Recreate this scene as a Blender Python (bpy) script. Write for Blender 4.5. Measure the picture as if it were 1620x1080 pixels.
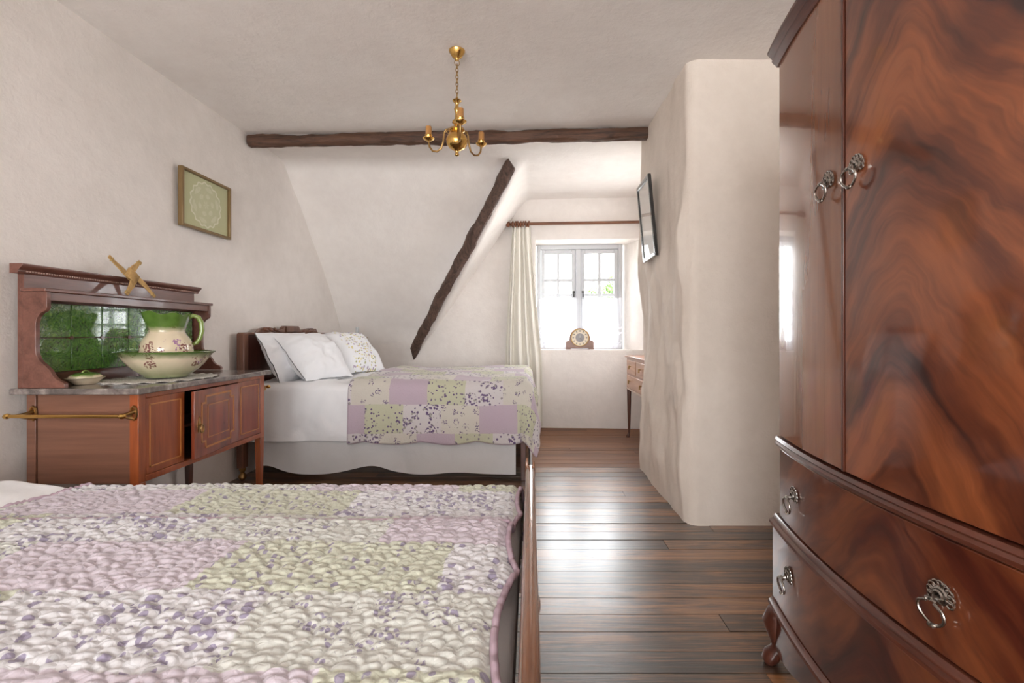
import bpy, bmesh, math, random
import numpy as np
from mathutils import Vector, Matrix
PI = math.pi
random.seed(7)
for o in list(bpy.data.objects):
    bpy.data.objects.remove(o)
SC = bpy.context.scene
COL = SC.collection

# ------------------------------------------------------------------ camera
# photo frame 1620x1080; vanishing point of the depth lines at (840, 527), focal 740 px
F, VX, VY, H = 740.0, 840.0, 527.0, 1.06
cam_d = bpy.data.cameras.new('camera')
cam = bpy.data.objects.new('camera', cam_d)
COL.objects.link(cam)
cam.location = (0, 0, H)
cam.rotation_euler = (PI / 2, 0, 0)
cam_d.sensor_width = 36.0
cam_d.sensor_fit = 'HORIZONTAL'
cam_d.lens = F / 1620 * 36
cam_d.shift_x = -(VX - 810) / 1620
cam_d.shift_y = -(540 - VY) / 1620
cam_d.clip_start = 0.02
SC.camera = cam

def px(x, y, d):
    """photo pixel at depth d -> world point"""
    return ((x - VX) * d / F, d, H + (VY - y) * d / F)

# ------------------------------------------------------------------ sky, portals, exposure
SC.view_settings.view_transform = 'Standard'
SC.view_settings.look = 'None'
SC.view_settings.exposure = 1.36
SC.view_settings.gamma = 1.0
SC.view_settings.use_curve_mapping = False
W = bpy.data.worlds.new('overcast_sky')
SC.world = W
W.use_nodes = True
bg = W.node_tree.nodes['Background']
bg.inputs['Color'].default_value = (0.96, 0.985, 1.0, 1)
bg.inputs['Strength'].default_value = 7.0

def portal(loc, rot, sx, sy):
    l = bpy.data.lights.new('window_portal', 'AREA')
    l.shape = 'RECTANGLE'
    l.size, l.size_y = sx, sy
    l.cycles.is_portal = True
    o = bpy.data.objects.new('window_portal', l)
    o.location = loc
    o.rotation_euler = rot
    COL.objects.link(o)

XL, XR, YB, ZC = -2.15, 1.45, -3.2, 2.565      # left wall, right wall, rear wall, ceiling
SL = 0.07
def yb(x):                                      # the back wall runs slightly askew
    return 5.2 + SL * (0.9 - x)
WIN = dict(x0=0.07, x1=1.08, z0=0.872, z1=2.11, dep=0.32)
portal((0.575, yb(0.575) + 0.40, 1.49), (-PI / 2, 0, -math.atan(SL)), 1.0, 1.24)
REAR_FILLW = [(-1.95, -0.25, 0.35, 2.35), (0.25, 1.20, 0.50, 2.30)]     # x0,x1,z0,z1 of unseen windows added in the rear wall for even daylight
SIDE_FILLW = [(3.86, 4.52, 1.02, 2.02)]            # y0,y1,z0,z1 of an unseen window added in the right wall to light the bed
for x0, x1, z0, z1 in REAR_FILLW:
    portal(((x0 + x1) / 2, YB - 0.15, (z0 + z1) / 2), (PI / 2, 0, 0), x1 - x0, z1 - z0)
for y0, y1, z0, z1 in SIDE_FILLW:
    portal((XR + 0.15, (y0 + y1) / 2, (z0 + z1) / 2), (PI / 2, 0, PI / 2), y1 - y0, z1 - z0)

# ------------------------------------------------------------------ noise
def _hash(ix, iy, s):
    h = (ix * 374761393 + iy * 668265263 + s * 974634777) & 0xFFFFFFFF
    h = ((h ^ (h >> 13)) * 1274126177) & 0xFFFFFFFF
    h = h ^ (h >> 16)
    return (h & 0xFFFFFF) / float(0xFFFFFF)
def vn(x, y, s=0):
    x = np.asarray(x, float); y = np.asarray(y, float)
    ix = np.floor(x).astype(np.int64); iy = np.floor(y).astype(np.int64)
    fx = x - ix; fy = y - iy
    fx = fx * fx * (3 - 2 * fx); fy = fy * fy * (3 - 2 * fy)
    a = _hash(ix, iy, s); b = _hash(ix + 1, iy, s); c = _hash(ix, iy + 1, s); d = _hash(ix + 1, iy + 1, s)
    return (a + (b - a) * fx) * (1 - fy) + (c + (d - c) * fx) * fy - 0.5
def fbm(x, y, s=0, o=4):
    t = 0; a = 1.0; f = 1.0
    for k in range(o):
        t = t + a * vn(np.asarray(x) * f, np.asarray(y) * f, s + k * 17); a *= 0.5; f *= 2.03
    return t
def worley(x, y, s=0):
    ix = np.floor(x).astype(np.int64); iy = np.floor(y).astype(np.int64)
    f1 = np.full(x.shape, 9.0); f2 = np.full(x.shape, 9.0)
    for a in (-1, 0, 1):
        for b in (-1, 0, 1):
            cx = ix + a; cy = iy + b
            jx = cx + 0.12 + 0.76 * _hash(cx, cy, s); jy = cy + 0.12 + 0.76 * _hash(cx, cy, s + 5)
            d = np.hypot(x - jx, y - jy)
            f2 = np.minimum(f2, np.maximum(f1, d)); f1 = np.minimum(f1, d)
    return f1, f2

# ------------------------------------------------------------------ material helper
class NT:
    def __init__(s, name):
        s.m = bpy.data.materials.new(name)
        s.m.use_nodes = True
        s.t = s.m.node_tree
        s.b = s.t.nodes['Principled BSDF']
        s.out = s.t.nodes['Material Output']
    def n(s, typ, ins=None, **props):
        nd = s.t.nodes.new(typ)
        for k, v in props.items():
            setattr(nd, k, v)
        for k, v in (ins or {}).items():
            s.set(nd.inputs[k], v)
        return nd
    def set(s, sock, v):
        if isinstance(v, bpy.types.NodeSocket):
            s.t.links.new(v, sock)
        elif isinstance(v, (tuple, list)) and len(v) == 3 and sock.type == 'RGBA':
            sock.default_value = (*v, 1)
        else:
            sock.default_value = v
    def math(s, op, a, b=0.0, c=None, clamp=False):
        nd = s.n('ShaderNodeMath', {0: a, 1: b}, operation=op, use_clamp=clamp)
        if c is not None: s.set(nd.inputs[2], c)
        return nd.outputs[0]
    def vmath(s, op, a, b=(0, 0, 0)):
        return s.n('ShaderNodeVectorMath', {0: a, 1: b}, operation=op).outputs[0]
    def mix(s, f, a, b, mode='MIX'):
        nd = s.n('ShaderNodeMix', data_type='RGBA', blend_type=mode)
        s.set(nd.inputs[0], f); s.set(nd.inputs[6], a); s.set(nd.inputs[7], b)
        return nd.outputs[2]
    def ramp(s, f, stops, interp='LINEAR'):
        nd = s.n('ShaderNodeValToRGB', {0: f})
        cr = nd.color_ramp; cr.interpolation = interp
        while len(cr.elements) < len(stops): cr.elements.new(0.5)
        for e, (p, c) in zip(cr.elements, stops):
            e.position = p
            e.color = (*c, 1) if isinstance(c, (tuple, list)) else (c, c, c, 1)
        return nd.outputs[0]
    def coord(s, kind='Object'):
        return s.n('ShaderNodeTexCoord').outputs[kind]
    def pos(s):
        return s.n('ShaderNodeNewGeometry').outputs['Position']
    def scale(s, v, sc):
        return s.vmath('MULTIPLY', v, sc)
    def noise(s, v, scale=5, detail=4, rough=0.5, dist=0.0, out=0):
        return s.n('ShaderNodeTexNoise', {'Vector': v, 'Scale': scale, 'Detail': detail, 'Roughness': rough, 'Distortion': dist}).outputs[out]
    def vor(s, v, scale=5, feature='F1', out='Distance', rnd=1.0):
        return s.n('ShaderNodeTexVoronoi', {'Vector': v, 'Scale': scale, 'Randomness': rnd}, feature=feature).outputs[out]
    def xyz(s, v):
        return s.n('ShaderNodeSeparateXYZ', {0: v}).outputs
    def comb(s, x=0.0, y=0.0, z=0.0):
        return s.n('ShaderNodeCombineXYZ', {0: x, 1: y, 2: z}).outputs[0]
    def bump(s, h, strength=0.3, dist=0.01):
        nd = s.n('ShaderNodeBump', {'Height': h, 'Strength': strength, 'Distance': dist})
        s.set(s.b.inputs['Normal'], nd.outputs[0])
    def p(s, **kw):
        names = dict(col='Base Color', rough='Roughness', metal='Metallic', coat='Coat Weight', coatr='Coat Roughness',
                     spec='Specular IOR Level', sheen='Sheen Weight', trans='Transmission Weight', ior='IOR', sss='Subsurface Weight')
        for k, v in kw.items():
            s.set(s.b.inputs[names[k]], v)
        return s.m

def simple(name, col, rough=0.5, **kw):
    t = NT(name)
    return t.p(col=col, rough=rough, **kw)

# ------------------------------------------------------------------ materials
def m_plaster(name, base, base2, bump=0.35):
    t = NT(name)
    c = t.pos()
    n1 = t.noise(c, 1.6, 5, 0.6)
    n2 = t.noise(c, 11, 5, 0.65)
    f = t.math('ADD', t.math('MULTIPLY', n1, 0.65), t.math('MULTIPLY', n2, 0.35))
    col = t.ramp(f, [(0.36, base2), (0.62, base)])
    n3 = t.noise(c, 34, 6, 0.7, 0.6)
    t.bump(t.math('ADD', t.math('MULTIPLY', n2, 1.0), t.math('MULTIPLY', n3, 0.5)), bump, 0.012)
    return t.p(col=col, rough=0.75, spec=0.25)
PLASTER = m_plaster('white_plaster', (0.85, 0.79, 0.745), (0.76, 0.70, 0.655))
PLASTER_C = m_plaster('ceiling_plaster', (0.93, 0.875, 0.83), (0.86, 0.80, 0.755), 0.4)
PLASTER_T = m_plaster('partition_plaster', (0.84, 0.745, 0.66), (0.76, 0.665, 0.58), 0.4)

def m_wood(name, dark, light, axis=0, sc=1.0, rough=0.35, coat=0.0, coatr=0.08, world=False, bump=0.05, rnd=False, streak=0.5):
    t = NT(name)
    c = t.pos() if world else t.coord()
    if rnd:
        r = t.n('ShaderNodeObjectInfo').outputs['Random']
        c = t.vmath('ADD', c, t.comb(t.math('MULTIPLY', r, 37.0), t.math('MULTIPLY', r, 17.0), t.math('MULTIPLY', r, 53.0)))
    s = [9.0 * sc] * 3; s[axis] = 0.9 * sc
    v = t.scale(c, tuple(s))
    a = t.noise(v, 1.5, 5, 0.6, 1.2)
    s2 = [90.0 * sc] * 3; s2[axis] = 3.0 * sc
    b = t.noise(t.scale(c, tuple(s2)), 1.5, 3, 0.6)
    f = t.math('ADD', t.math('MULTIPLY', a, 1 - streak * 0.6), t.math('MULTIPLY', b, streak * 0.6))
    if rnd:
        f = t.math('ADD', f, t.math('MULTIPLY', t.math('SUBTRACT', r, 0.5), 0.25))
    col = t.ramp(f, [(0.32, dark), (0.66, light)])
    t.bump(b, bump, 0.003)
    return t.p(col=col, rough=rough, coat=coat, coatr=coatr)

MAHOG_DK = m_wood('dark_mahogany', (0.035, 0.010, 0.006), (0.13, 0.035, 0.018), axis=1, rough=0.3, coat=0.5)
MAHOG_V = m_wood('dark_mahogany_upright', (0.030, 0.009, 0.006), (0.12, 0.032, 0.017), axis=2, rough=0.3, coat=0.5)
WASH_FRONT = m_wood('red_mahogany', (0.17, 0.035, 0.012), (0.42, 0.105, 0.028), axis=2, sc=0.8, rough=0.3, coat=0.5)
WASH_DOOR = m_wood('red_mahogany_door', (0.13, 0.025, 0.013), (0.33, 0.075, 0.030), axis=2, sc=1.2, rough=0.25, coat=0.6)
WASH_SIDE = m_wood('brown_mahogany_side', (0.13, 0.054, 0.034), (0.24, 0.108, 0.066), axis=0, sc=0.6, rough=0.4, coat=0.2)
WASH_TOP = m_wood('brown_mahogany', (0.085, 0.028, 0.018), (0.21, 0.085, 0.06), axis=1, rough=0.32, coat=0.4)
INLAY = simple('satinwood_inlay', (0.52, 0.20, 0.05), 0.35)
BED_WOOD = m_wood('walnut_bed', (0.07, 0.026, 0.014), (0.22, 0.09, 0.05), axis=2, rough=0.35, coat=0.4)
FOOT_WOOD = m_wood('polished_foot', (0.10, 0.035, 0.015), (0.26, 0.11, 0.055), axis=1, rough=0.22, coat=0.8)
BEAM = m_wood('hewn_oak', (0.018, 0.009, 0.006), (0.16, 0.075, 0.042), axis=0, sc=2.0, rough=0.65, bump=0.6)
BEAM_R = m_wood('weathered_rafter', (0.025, 0.015, 0.011), (0.17, 0.10, 0.075), axis=2, sc=2.0, rough=0.65, bump=0.6)
POLE = m_wood('pole_wood', (0.10, 0.035, 0.015), (0.22, 0.08, 0.035), axis=0, rough=0.35)
DESK = m_wood('desk_wood', (0.22, 0.07, 0.03), (0.42, 0.17, 0.08), axis=1, rough=0.3, coat=0.4)
DESK_LEG = m_wood('desk_leg_wood', (0.05, 0.015, 0.008), (0.13, 0.04, 0.02), axis=2, rough=0.3, coat=0.3)
CLOCKW = m_wood('clock_wood', (0.16, 0.08, 0.055), (0.28, 0.15, 0.11), axis=0, rough=0.35)

def m_floor(name, stops, r0, r1, coat):
    t = NT(name)
    c = t.pos()
    r = t.n('ShaderNodeObjectInfo').outputs['Random']
    cc = t.vmath('ADD', c, t.comb(t.math('MULTIPLY', r, 41.0), 0.0, t.math('MULTIPLY', r, 23.0)))
    a = t.noise(t.scale(cc, (1.0, 14.0, 14.0)), 1.6, 6, 0.62, 1.5)
    b = t.noise(t.scale(cc, (4.0, 120.0, 120.0)), 1.5, 4, 0.65)
    w = t.noise(c, 1.7, 5, 0.62)
    f = t.math('ADD', t.math('ADD', t.math('MULTIPLY', a, 0.42), t.math('MULTIPLY', b, 0.26)), t.math('MULTIPLY', w, 0.32))
    f = t.math('ADD', f, t.math('MULTIPLY', t.math('SUBTRACT', r, 0.5), 0.16))
    col = t.ramp(f, stops)
    rr = t.n('ShaderNodeMapRange', {0: t.math('ADD', t.math('MULTIPLY', w, 0.6), t.math('MULTIPLY', b, 0.4)), 1: 0.3, 2: 0.7, 3: r0, 4: r1}).outputs[0]
    t.bump(t.math('ADD', b, t.math('MULTIPLY', a, 1.5)), 0.22, 0.004)
    t.b.inputs['Coat IOR'].default_value = 1.75
    return t.p(col=col, rough=rr, coat=coat, coatr=0.27)
FLOOR = m_floor('varnished_boards', [(0.38, (0.014, 0.010, 0.009)), (0.47, (0.070, 0.034, 0.017)), (0.55, (0.22, 0.092, 0.033)), (0.64, (0.38, 0.165, 0.060))], 0.24, 0.42, 1.0)
FLOOR2 = m_floor('bare_boards', [(0.34, (0.11, 0.045, 0.022)), (0.5, (0.22, 0.098, 0.045)), (0.68, (0.36, 0.175, 0.088))], 0.45, 0.65, 0.0)
SUBFLOOR = simple('dark_floor_gap', (0.012, 0.009, 0.007), 0.9)  # near-black sub-floor that shows in the gaps between boards

def m_flame(name, dark, mid, light, cx=0.0, k=1.0, sc=1.0, rough=0.16):
    """crotch-figured mahogany veneer; UV in metres (u across, v up)"""
    t = NT(name)
    uv = t.coord('UV')
    x, y, _ = t.xyz(uv)
    w = t.noise(t.scale(uv, (1.0, 1.0, 1.0)), 2.2 * sc, 3, 0.5)
    xw = t.math('ADD', t.math('SUBTRACT', x, cx), t.math('MULTIPLY', t.math('SUBTRACT', w, 0.5), 0.22))
    ax = t.math('ABSOLUTE', xw)
    ax = t.math('SQRT', t.math('ADD', t.math('MULTIPLY', xw, xw), 0.0016))
    # feather arcs: bands of constant v + k*|u|^p spread from the crotch downwards
    rise = t.math('MULTIPLY', t.math('POWER', ax, 0.8), 1.25 * k)
    q = t.math('ADD', y, rise)
    sgn = t.math('MULTIPLY', t.math('SIGN', xw), 5.0)
    w2 = t.math('MULTIPLY', t.noise(uv, 5.0, 3, 0.55), 0.16)
    v1 = t.comb(t.math('ADD', t.math('MULTIPLY', ax, 2.2), 0.0), t.math('MULTIPLY', t.math('ADD', q, w2), 8.0), t.math('MULTIPLY', w, 0.6))
    a = t.noise(v1, 0.9 * sc, 4, 0.55, 0.5)
    v2 = t.comb(t.math('MULTIPLY', ax, 6.0), t.math('MULTIPLY', q, 42.0), 3.0)
    b = t.noise(v2, 0.8, 4, 0.6, 0.4)
    big = t.noise(uv, 2.3, 3, 0.5)
    f = t.math('ADD', t.math('ADD', t.math('MULTIPLY', a, 0.55), t.math('MULTIPLY', b, 0.10)), t.math('MULTIPLY', big, 0.35))
    col = t.ramp(f, [(0.39, dark), (0.475, mid), (0.58, light), (0.70, tuple(min(1, z * 1.15) for z in light))])
    return t.p(col=col, rough=0.3, coat=1.0, coatr=0.05)
FLAME = m_flame('flame_mahogany', (0.026, 0.006, 0.004), (0.105, 0.025, 0.010), (0.26, 0.075, 0.025), cx=-0.17)
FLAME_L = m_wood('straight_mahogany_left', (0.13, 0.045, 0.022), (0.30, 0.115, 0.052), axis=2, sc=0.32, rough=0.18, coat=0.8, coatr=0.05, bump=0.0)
FLAME_D = m_flame('flame_mahogany_drawer', (0.020, 0.004, 0.003), (0.075, 0.014, 0.007), (0.20, 0.055, 0.018), cx=-0.12, k=0.7)

def m_marble():
    t = NT('brown_grey_marble')
    c = t.coord()
    n = t.noise(c, 9, 8, 0.65, 1.4)
    col = t.ramp(n, [(0.35, (0.10, 0.082, 0.075)), (0.5, (0.20, 0.165, 0.15)), (0.62, (0.31, 0.265, 0.24)), (0.7, (0.5, 0.46, 0.42))])
    return t.p(col=col, rough=0.16, coat=0.3)
MARBLE = m_marble()

def m_tile():
    t = NT('green_glazed_tile')
    c = t.pos()
    r = t.n('ShaderNodeObjectInfo').outputs['Random']
    n = t.noise(c, 26, 4, 0.6, 3.5)
    n2 = t.noise(c, 7, 2, 0.5)
    f = t.math('ADD', t.math('MULTIPLY', n, 0.6), t.math('ADD', t.math('MULTIPLY', n2, 0.3), t.math('MULTIPLY', r, 0.1)))
    col = t.ramp(f, [(0.34, (0.015, 0.055, 0.010)), (0.5, (0.055, 0.17, 0.018)), (0.65, (0.16, 0.31, 0.04))])
    h = t.noise(c, 15, 2, 0.5, 5.0)
    t.bump(h, 0.55, 0.02)
    return t.p(col=col, rough=0.06, coat=1.0, coatr=0.03)
TILE = m_tile()

def m_pot(name, zg0, zg1, zr0, zr1, sc=1.0, spots=()):
    """cream glaze, green at the rim (and foot), scattered violet sprigs"""
    t = NT(name)
    c = t.coord()
    x, y, z = t.xyz(c)
    wob = t.math('MULTIPLY', t.math('SUBTRACT', t.noise(c, 18, 3), 0.5), 0.03)
    zz = t.math('ADD', z, wob)
    g = t.n('ShaderNodeMapRange', {0: zz, 1: zr0, 2: zr1, 3: 0.0, 4: 1.0}).outputs[0]
    g2 = t.n('ShaderNodeMapRange', {0: zz, 1: zg1, 2: zg0, 3: 0.0, 4: 0.75}).outputs[0]
    base = t.mix(t.noise(c, 6, 2), (0.66, 0.53, 0.36), (0.74, 0.64, 0.48))
    d = t.vor(c, 13 * sc)
    cell = t.vor(c, 13 * sc, out='Color')
    sel = t.math('GREATER_THAN', t.xyz(cell)[0], 0.45)
    pet = t.math('LESS_THAN', t.vor(t.vmath('ADD', c, (3, 1, 2)), 85 * sc), 0.45)
    m = t.math('MULTIPLY', t.math('MULTIPLY', t.math('LESS_THAN', d, 0.42), sel), pet)
    for ang_, rr_, zz_, sz_ in spots:                     # painted sprigs of violets round the pot
        a_ = math.radians(ang_)
        dist = t.n('ShaderNodeVectorMath', {0: c, 1: (rr_ * math.cos(a_), rr_ * math.sin(a_), zz_)}, operation='DISTANCE').outputs['Value']
        ed = t.math('ADD', dist, t.math('MULTIPLY', t.math('SUBTRACT', t.noise(c, 45, 2), 0.5), 0.03))
        m = t.math('MAXIMUM', m, t.math('MULTIPLY', t.math('LESS_THAN', ed, sz_), t.math('LESS_THAN', t.vor(c, 105), 0.55)))
    fl = t.mix(t.math('GREATER_THAN', t.xyz(cell)[1], 0.55), (0.24, 0.10, 0.09), (0.36, 0.18, 0.33))
    base = t.mix(m, base, fl)
    green = t.mix(t.noise(c, 22, 4), (0.04, 0.10, 0.012), (0.15, 0.25, 0.05))
    col = t.mix(t.math('MAXIMUM', g, g2), base, green)
    return t.p(col=col, rough=0.14, coat=0.7, coatr=0.05)
JUG = m_pot('jug_glaze', 0.0, 0.001, 0.195, 0.225, spots=[(a + 360 * k / 3, .110, z, r) for k in range(3) for a, z, r in ((-92, .125, .026), (-84, .10, .018), (-18, .115, .032), (-28, .15, .02), (-55, .165, .014))])
BASIN = m_pot('basin_glaze', 0.0, 0.085, 0.092, 0.125, spots=[(a + 72 * k, .160, z, r) for k in range(5) for a, z, r in ((-78, .068, .020), (-71, .076, .020))])
DISH = m_pot('soap_dish_glaze', -0.1, -0.09, 0.034, 0.044, 1.8)
GREEN_GLAZE = simple('green_handle_glaze', (0.22, 0.30, 0.07), 0.15, coat=0.6)

BRASS = simple('polished_brass', (0.72, 0.45, 0.14), 0.2, metal=1.0)
BRASS_D = simple('aged_brass', (0.40, 0.25, 0.10), 0.32, metal=1.0)
PEWTER = simple('dark_pewter', (0.36, 0.33, 0.30), 0.25, metal=1.0)
IRON = simple('black_iron', (0.02, 0.018, 0.016), 0.45)
STRAW = m_wood('woven_straw', (0.36, 0.20, 0.06), (0.62, 0.40, 0.16), axis=2, sc=3, rough=0.6, bump=0.4)
WPAINT_SHADED = simple('shade_greyed_white_paint', (0.53, 0.54, 0.56), 0.5)  # white paint greyed, shade put into the colour against the bright sky
CANDLE = simple('amber_sleeve', (0.42, 0.20, 0.06), 0.4)
BLACKF = simple('black_lacquer', (0.02, 0.02, 0.02), 0.2, coat=0.5)
CREAMCARD = simple('cream_card', (0.75, 0.72, 0.66), 0.6)

def m_fabric(name, col, col2, rough=0.85, sc=60, wr=0.25, wd=0.02):
    t = NT(name)
    c = t.coord()
    n = t.noise(c, 7, 4, 0.55, 0.6)
    f = t.noise(c, sc * 8, 2)
    t.bump(t.math('ADD', n, t.math('MULTIPLY', f, 0.06)), wr, wd)
    return t.p(col=t.mix(n, col2, col), rough=rough, sheen=0.2, spec=0.2)
SHEET = m_fabric('white_cotton', (0.84, 0.83, 0.84), (0.79, 0.78, 0.79))
PILLOW = m_fabric('white_pillow_cotton', (0.89, 0.89, 0.91), (0.85, 0.85, 0.87), wr=0.3)
VALANCE = m_fabric('grey_white_valance', (0.66, 0.645, 0.64), (0.58, 0.565, 0.56))
CURTAIN = m_fabric('cream_curtain_cloth', (0.86, 0.82, 0.74), (0.80, 0.76, 0.68), wr=0.1)
BINDING = simple('mauve_binding', (0.46, 0.34, 0.40), 0.8)

def m_quilt(name, lilac, green, white, cream, flower, sx=0.27, sy=0.20, soft=1.0, pat=0.0, wobble=0.012):
    t = NT(name)
    uv = t.coord('UV')
    wob = t.n('ShaderNodeTexNoise', {'Vector': uv, 'Scale': 9.0, 'Detail': 2.0}).outputs['Color']
    uvw = t.vmath('ADD', uv, t.scale(t.vmath('SUBTRACT', wob, (0.5, 0.5, 0.5)), (wobble, wobble, 0)))
    x, y, _ = t.xyz(uvw)
    row = t.math('FLOOR', t.math('DIVIDE', y, sy))
    xs = t.math('ADD', t.math('DIVIDE', x, sx), t.math('MULTIPLY', row, 0.37))
    col_i = t.math('FLOOR', xs)
    # four prints dealt out along each row, shifted from row to row
    k = t.math('MODULO', t.math('ADD', t.math('ADD', col_i, t.math('MULTIPLY', row, 2.0)), 40.0 + pat), 4.0)
    def is_k(v): return t.math('LESS_THAN', t.math('ABSOLUTE', t.math('SUBTRACT', k, v)), 0.5)
    p_lil, p_grn, p_wht, p_crm = is_k(0.0), is_k(1.0), is_k(2.0), is_k(3.0)
    base = t.mix(p_grn, t.mix(p_lil, t.mix(p_crm, white, cream), lilac), green)
    # tiny dots (green print)
    d1 = t.math('LESS_THAN', t.vor(uv, 42), 0.30)
    # sprigs (cream print): clusters of small leaves
    dS = t.math('MULTIPLY', t.math('LESS_THAN', t.vor(uv, 18), 0.44), t.math('LESS_THAN', t.vor(t.vmath('ADD', uv, (4, 2, 0)), 95), 0.42))
    # posies (white print): larger violet clusters and loose buds
    cl = t.vor(uv, 8.5)
    big = t.math('MULTIPLY', t.math('LESS_THAN', cl, 0.40), t.math('LESS_THAN', t.vor(t.vmath('ADD', uv, (1, 7, 0)), 58), 0.50))
    bud = t.math('MULTIPLY', t.math('LESS_THAN', t.vor(t.vmath('ADD', uv, (9, 3, 0)), 36), 0.32), t.math('GREATER_THAN', cl, 0.40))
    posy = t.math('MAXIMUM', big, bud)
    m = t.math('MAXIMUM', t.math('MAXIMUM', t.math('MULTIPLY', d1, p_grn), t.math('MULTIPLY', dS, p_crm)), t.math('MULTIPLY', posy, p_wht))
    leaf = t.math('GREATER_THAN', t.noise(uv, 40, 2), 0.56)
    fcol = t.mix(leaf, flower, tuple(0.55 * a + 0.45 * b for a, b in zip(green, flower)))
    col = t.mix(t.math('MULTIPLY', m, soft), base, fcol)
    # stippled quilting lines
    e = t.vor(t.scale(uv, (1.0, 1.35, 1.0)), 60, feature='DISTANCE_TO_EDGE')
    t.bump(t.math('MINIMUM', e, 0.25), 0.35, 0.012)
    return t.p(col=col, rough=0.85, sheen=0.25, spec=0.15)
QUILT_FAR = m_quilt('patchwork_quilt', (0.49, 0.39, 0.45), (0.52, 0.51, 0.37), (0.61, 0.56, 0.56), (0.60, 0.555, 0.49), (0.15, 0.10, 0.19), pat=1.0)
QUILT_NEAR = m_quilt('patchwork_quilt_near', (0.545, 0.48, 0.53), (0.52, 0.525, 0.425), (0.61, 0.595, 0.61), (0.57, 0.57, 0.53), (0.20, 0.155, 0.27), sx=0.46, sy=0.195, soft=0.75, wobble=0.035)

def m_floral_pillow():
    t = NT('floral_embroidered_cotton')
    uv = t.coord('UV')
    x, y, _ = t.xyz(uv)
    wob = t.math('MULTIPLY', t.math('SUBTRACT', t.noise(uv, 5, 3), 0.5), 0.7)
    band = t.math('LESS_THAN', t.math('ABSOLUTE', t.math('ADD', t.math('SUBTRACT', x, 0.52), t.math('MULTIPLY', wob, 0.35))), 0.24)
    d = t.vor(uv, 24)
    cell = t.vor(uv, 24, out='Color')
    pet = t.math('LESS_THAN', d, 0.40)
    c0 = t.xyz(cell)[0]
    fc = t.ramp(c0, [(0.0, (0.70, 0.62, 0.32)), (0.35, (0.45, 0.36, 0.47)), (0.6, (0.45, 0.45, 0.27)), (0.8, (0.78, 0.72, 0.45))], 'CONSTANT')
    col = t.mix(t.math('MULTIPLY', pet, band), (0.84, 0.84, 0.86), fc)
    n = t.noise(t.coord(), 8, 3)
    t.bump(n, 0.25, 0.02)
    return t.p(col=col, rough=0.85, spec=0.2)
FLORAL = m_floral_pillow()

def m_glass(name, tint=(1, 1, 1), refl=0.08):
    t = NT(name)
    tr = t.n('ShaderNodeBsdfTransparent', {0: (*tint, 1)})
    gl = t.n('ShaderNodeBsdfGlossy', {'Color': (1, 1, 1, 1), 'Roughness': 0.02})
    fr = t.n('ShaderNodeFresnel', {0: 1.45})
    bk = t.n('ShaderNodeNewGeometry').outputs['Backfacing']          # reflect once, at the outer face of the pane
    fac = t.math('MULTIPLY', fr.outputs[0], t.math('SUBTRACT', 1.0, bk))
    mx = t.n('ShaderNodeMixShader', {0: fac, 1: tr.outputs[0], 2: gl.outputs[0]})
    t.t.links.new(mx.outputs[0], t.out.inputs[0])
    return t.m
GLASS = m_glass('window_glass')

def m_net():
    t = NT('white_net_lace')
    uv = t.coord('UV')
    x, y, _ = t.xyz(uv)
    wave = t.math('MULTIPLY', t.math('ABSOLUTE', t.math('SINE', t.math('MULTIPLY', x, 26.0))), 0.035)
    def band(y0, w): return t.math('LESS_THAN', t.math('ABSOLUTE', t.math('SUBTRACT', t.math('ADD', y, wave), y0)), w)
    lace = t.math('MAXIMUM', band(0.27, 0.012), band(0.21, 0.010))
    hem = t.math('LESS_THAN', y, 0.05)
    dots = t.math('MULTIPLY', t.math('LESS_THAN', t.vor(uv, 45), 0.3), t.math('LESS_THAN', y, 0.2))
    op = t.math('ADD', 0.46, t.math('MULTIPLY', t.math('MAXIMUM', t.math('MAXIMUM', lace, hem), dots), 0.3))
    tr = t.n('ShaderNodeBsdfTransparent')
    tl = t.n('ShaderNodeBsdfTranslucent', {0: (0.88, 0.89, 0.94, 1)})
    df = t.n('ShaderNodeBsdfDiffuse', {0: (0.88, 0.89, 0.94, 1)})
    m1 = t.n('ShaderNodeMixShader', {0: 0.5, 1: tl.outputs[0], 2: df.outputs[0]})
    m2 = t.n('ShaderNodeMixShader', {0: op, 1: tr.outputs[0], 2: m1.outputs[0]})
    t.t.links.new(m2.outputs[0], t.out.inputs[0])
    return t.m
NET = m_net()

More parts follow.
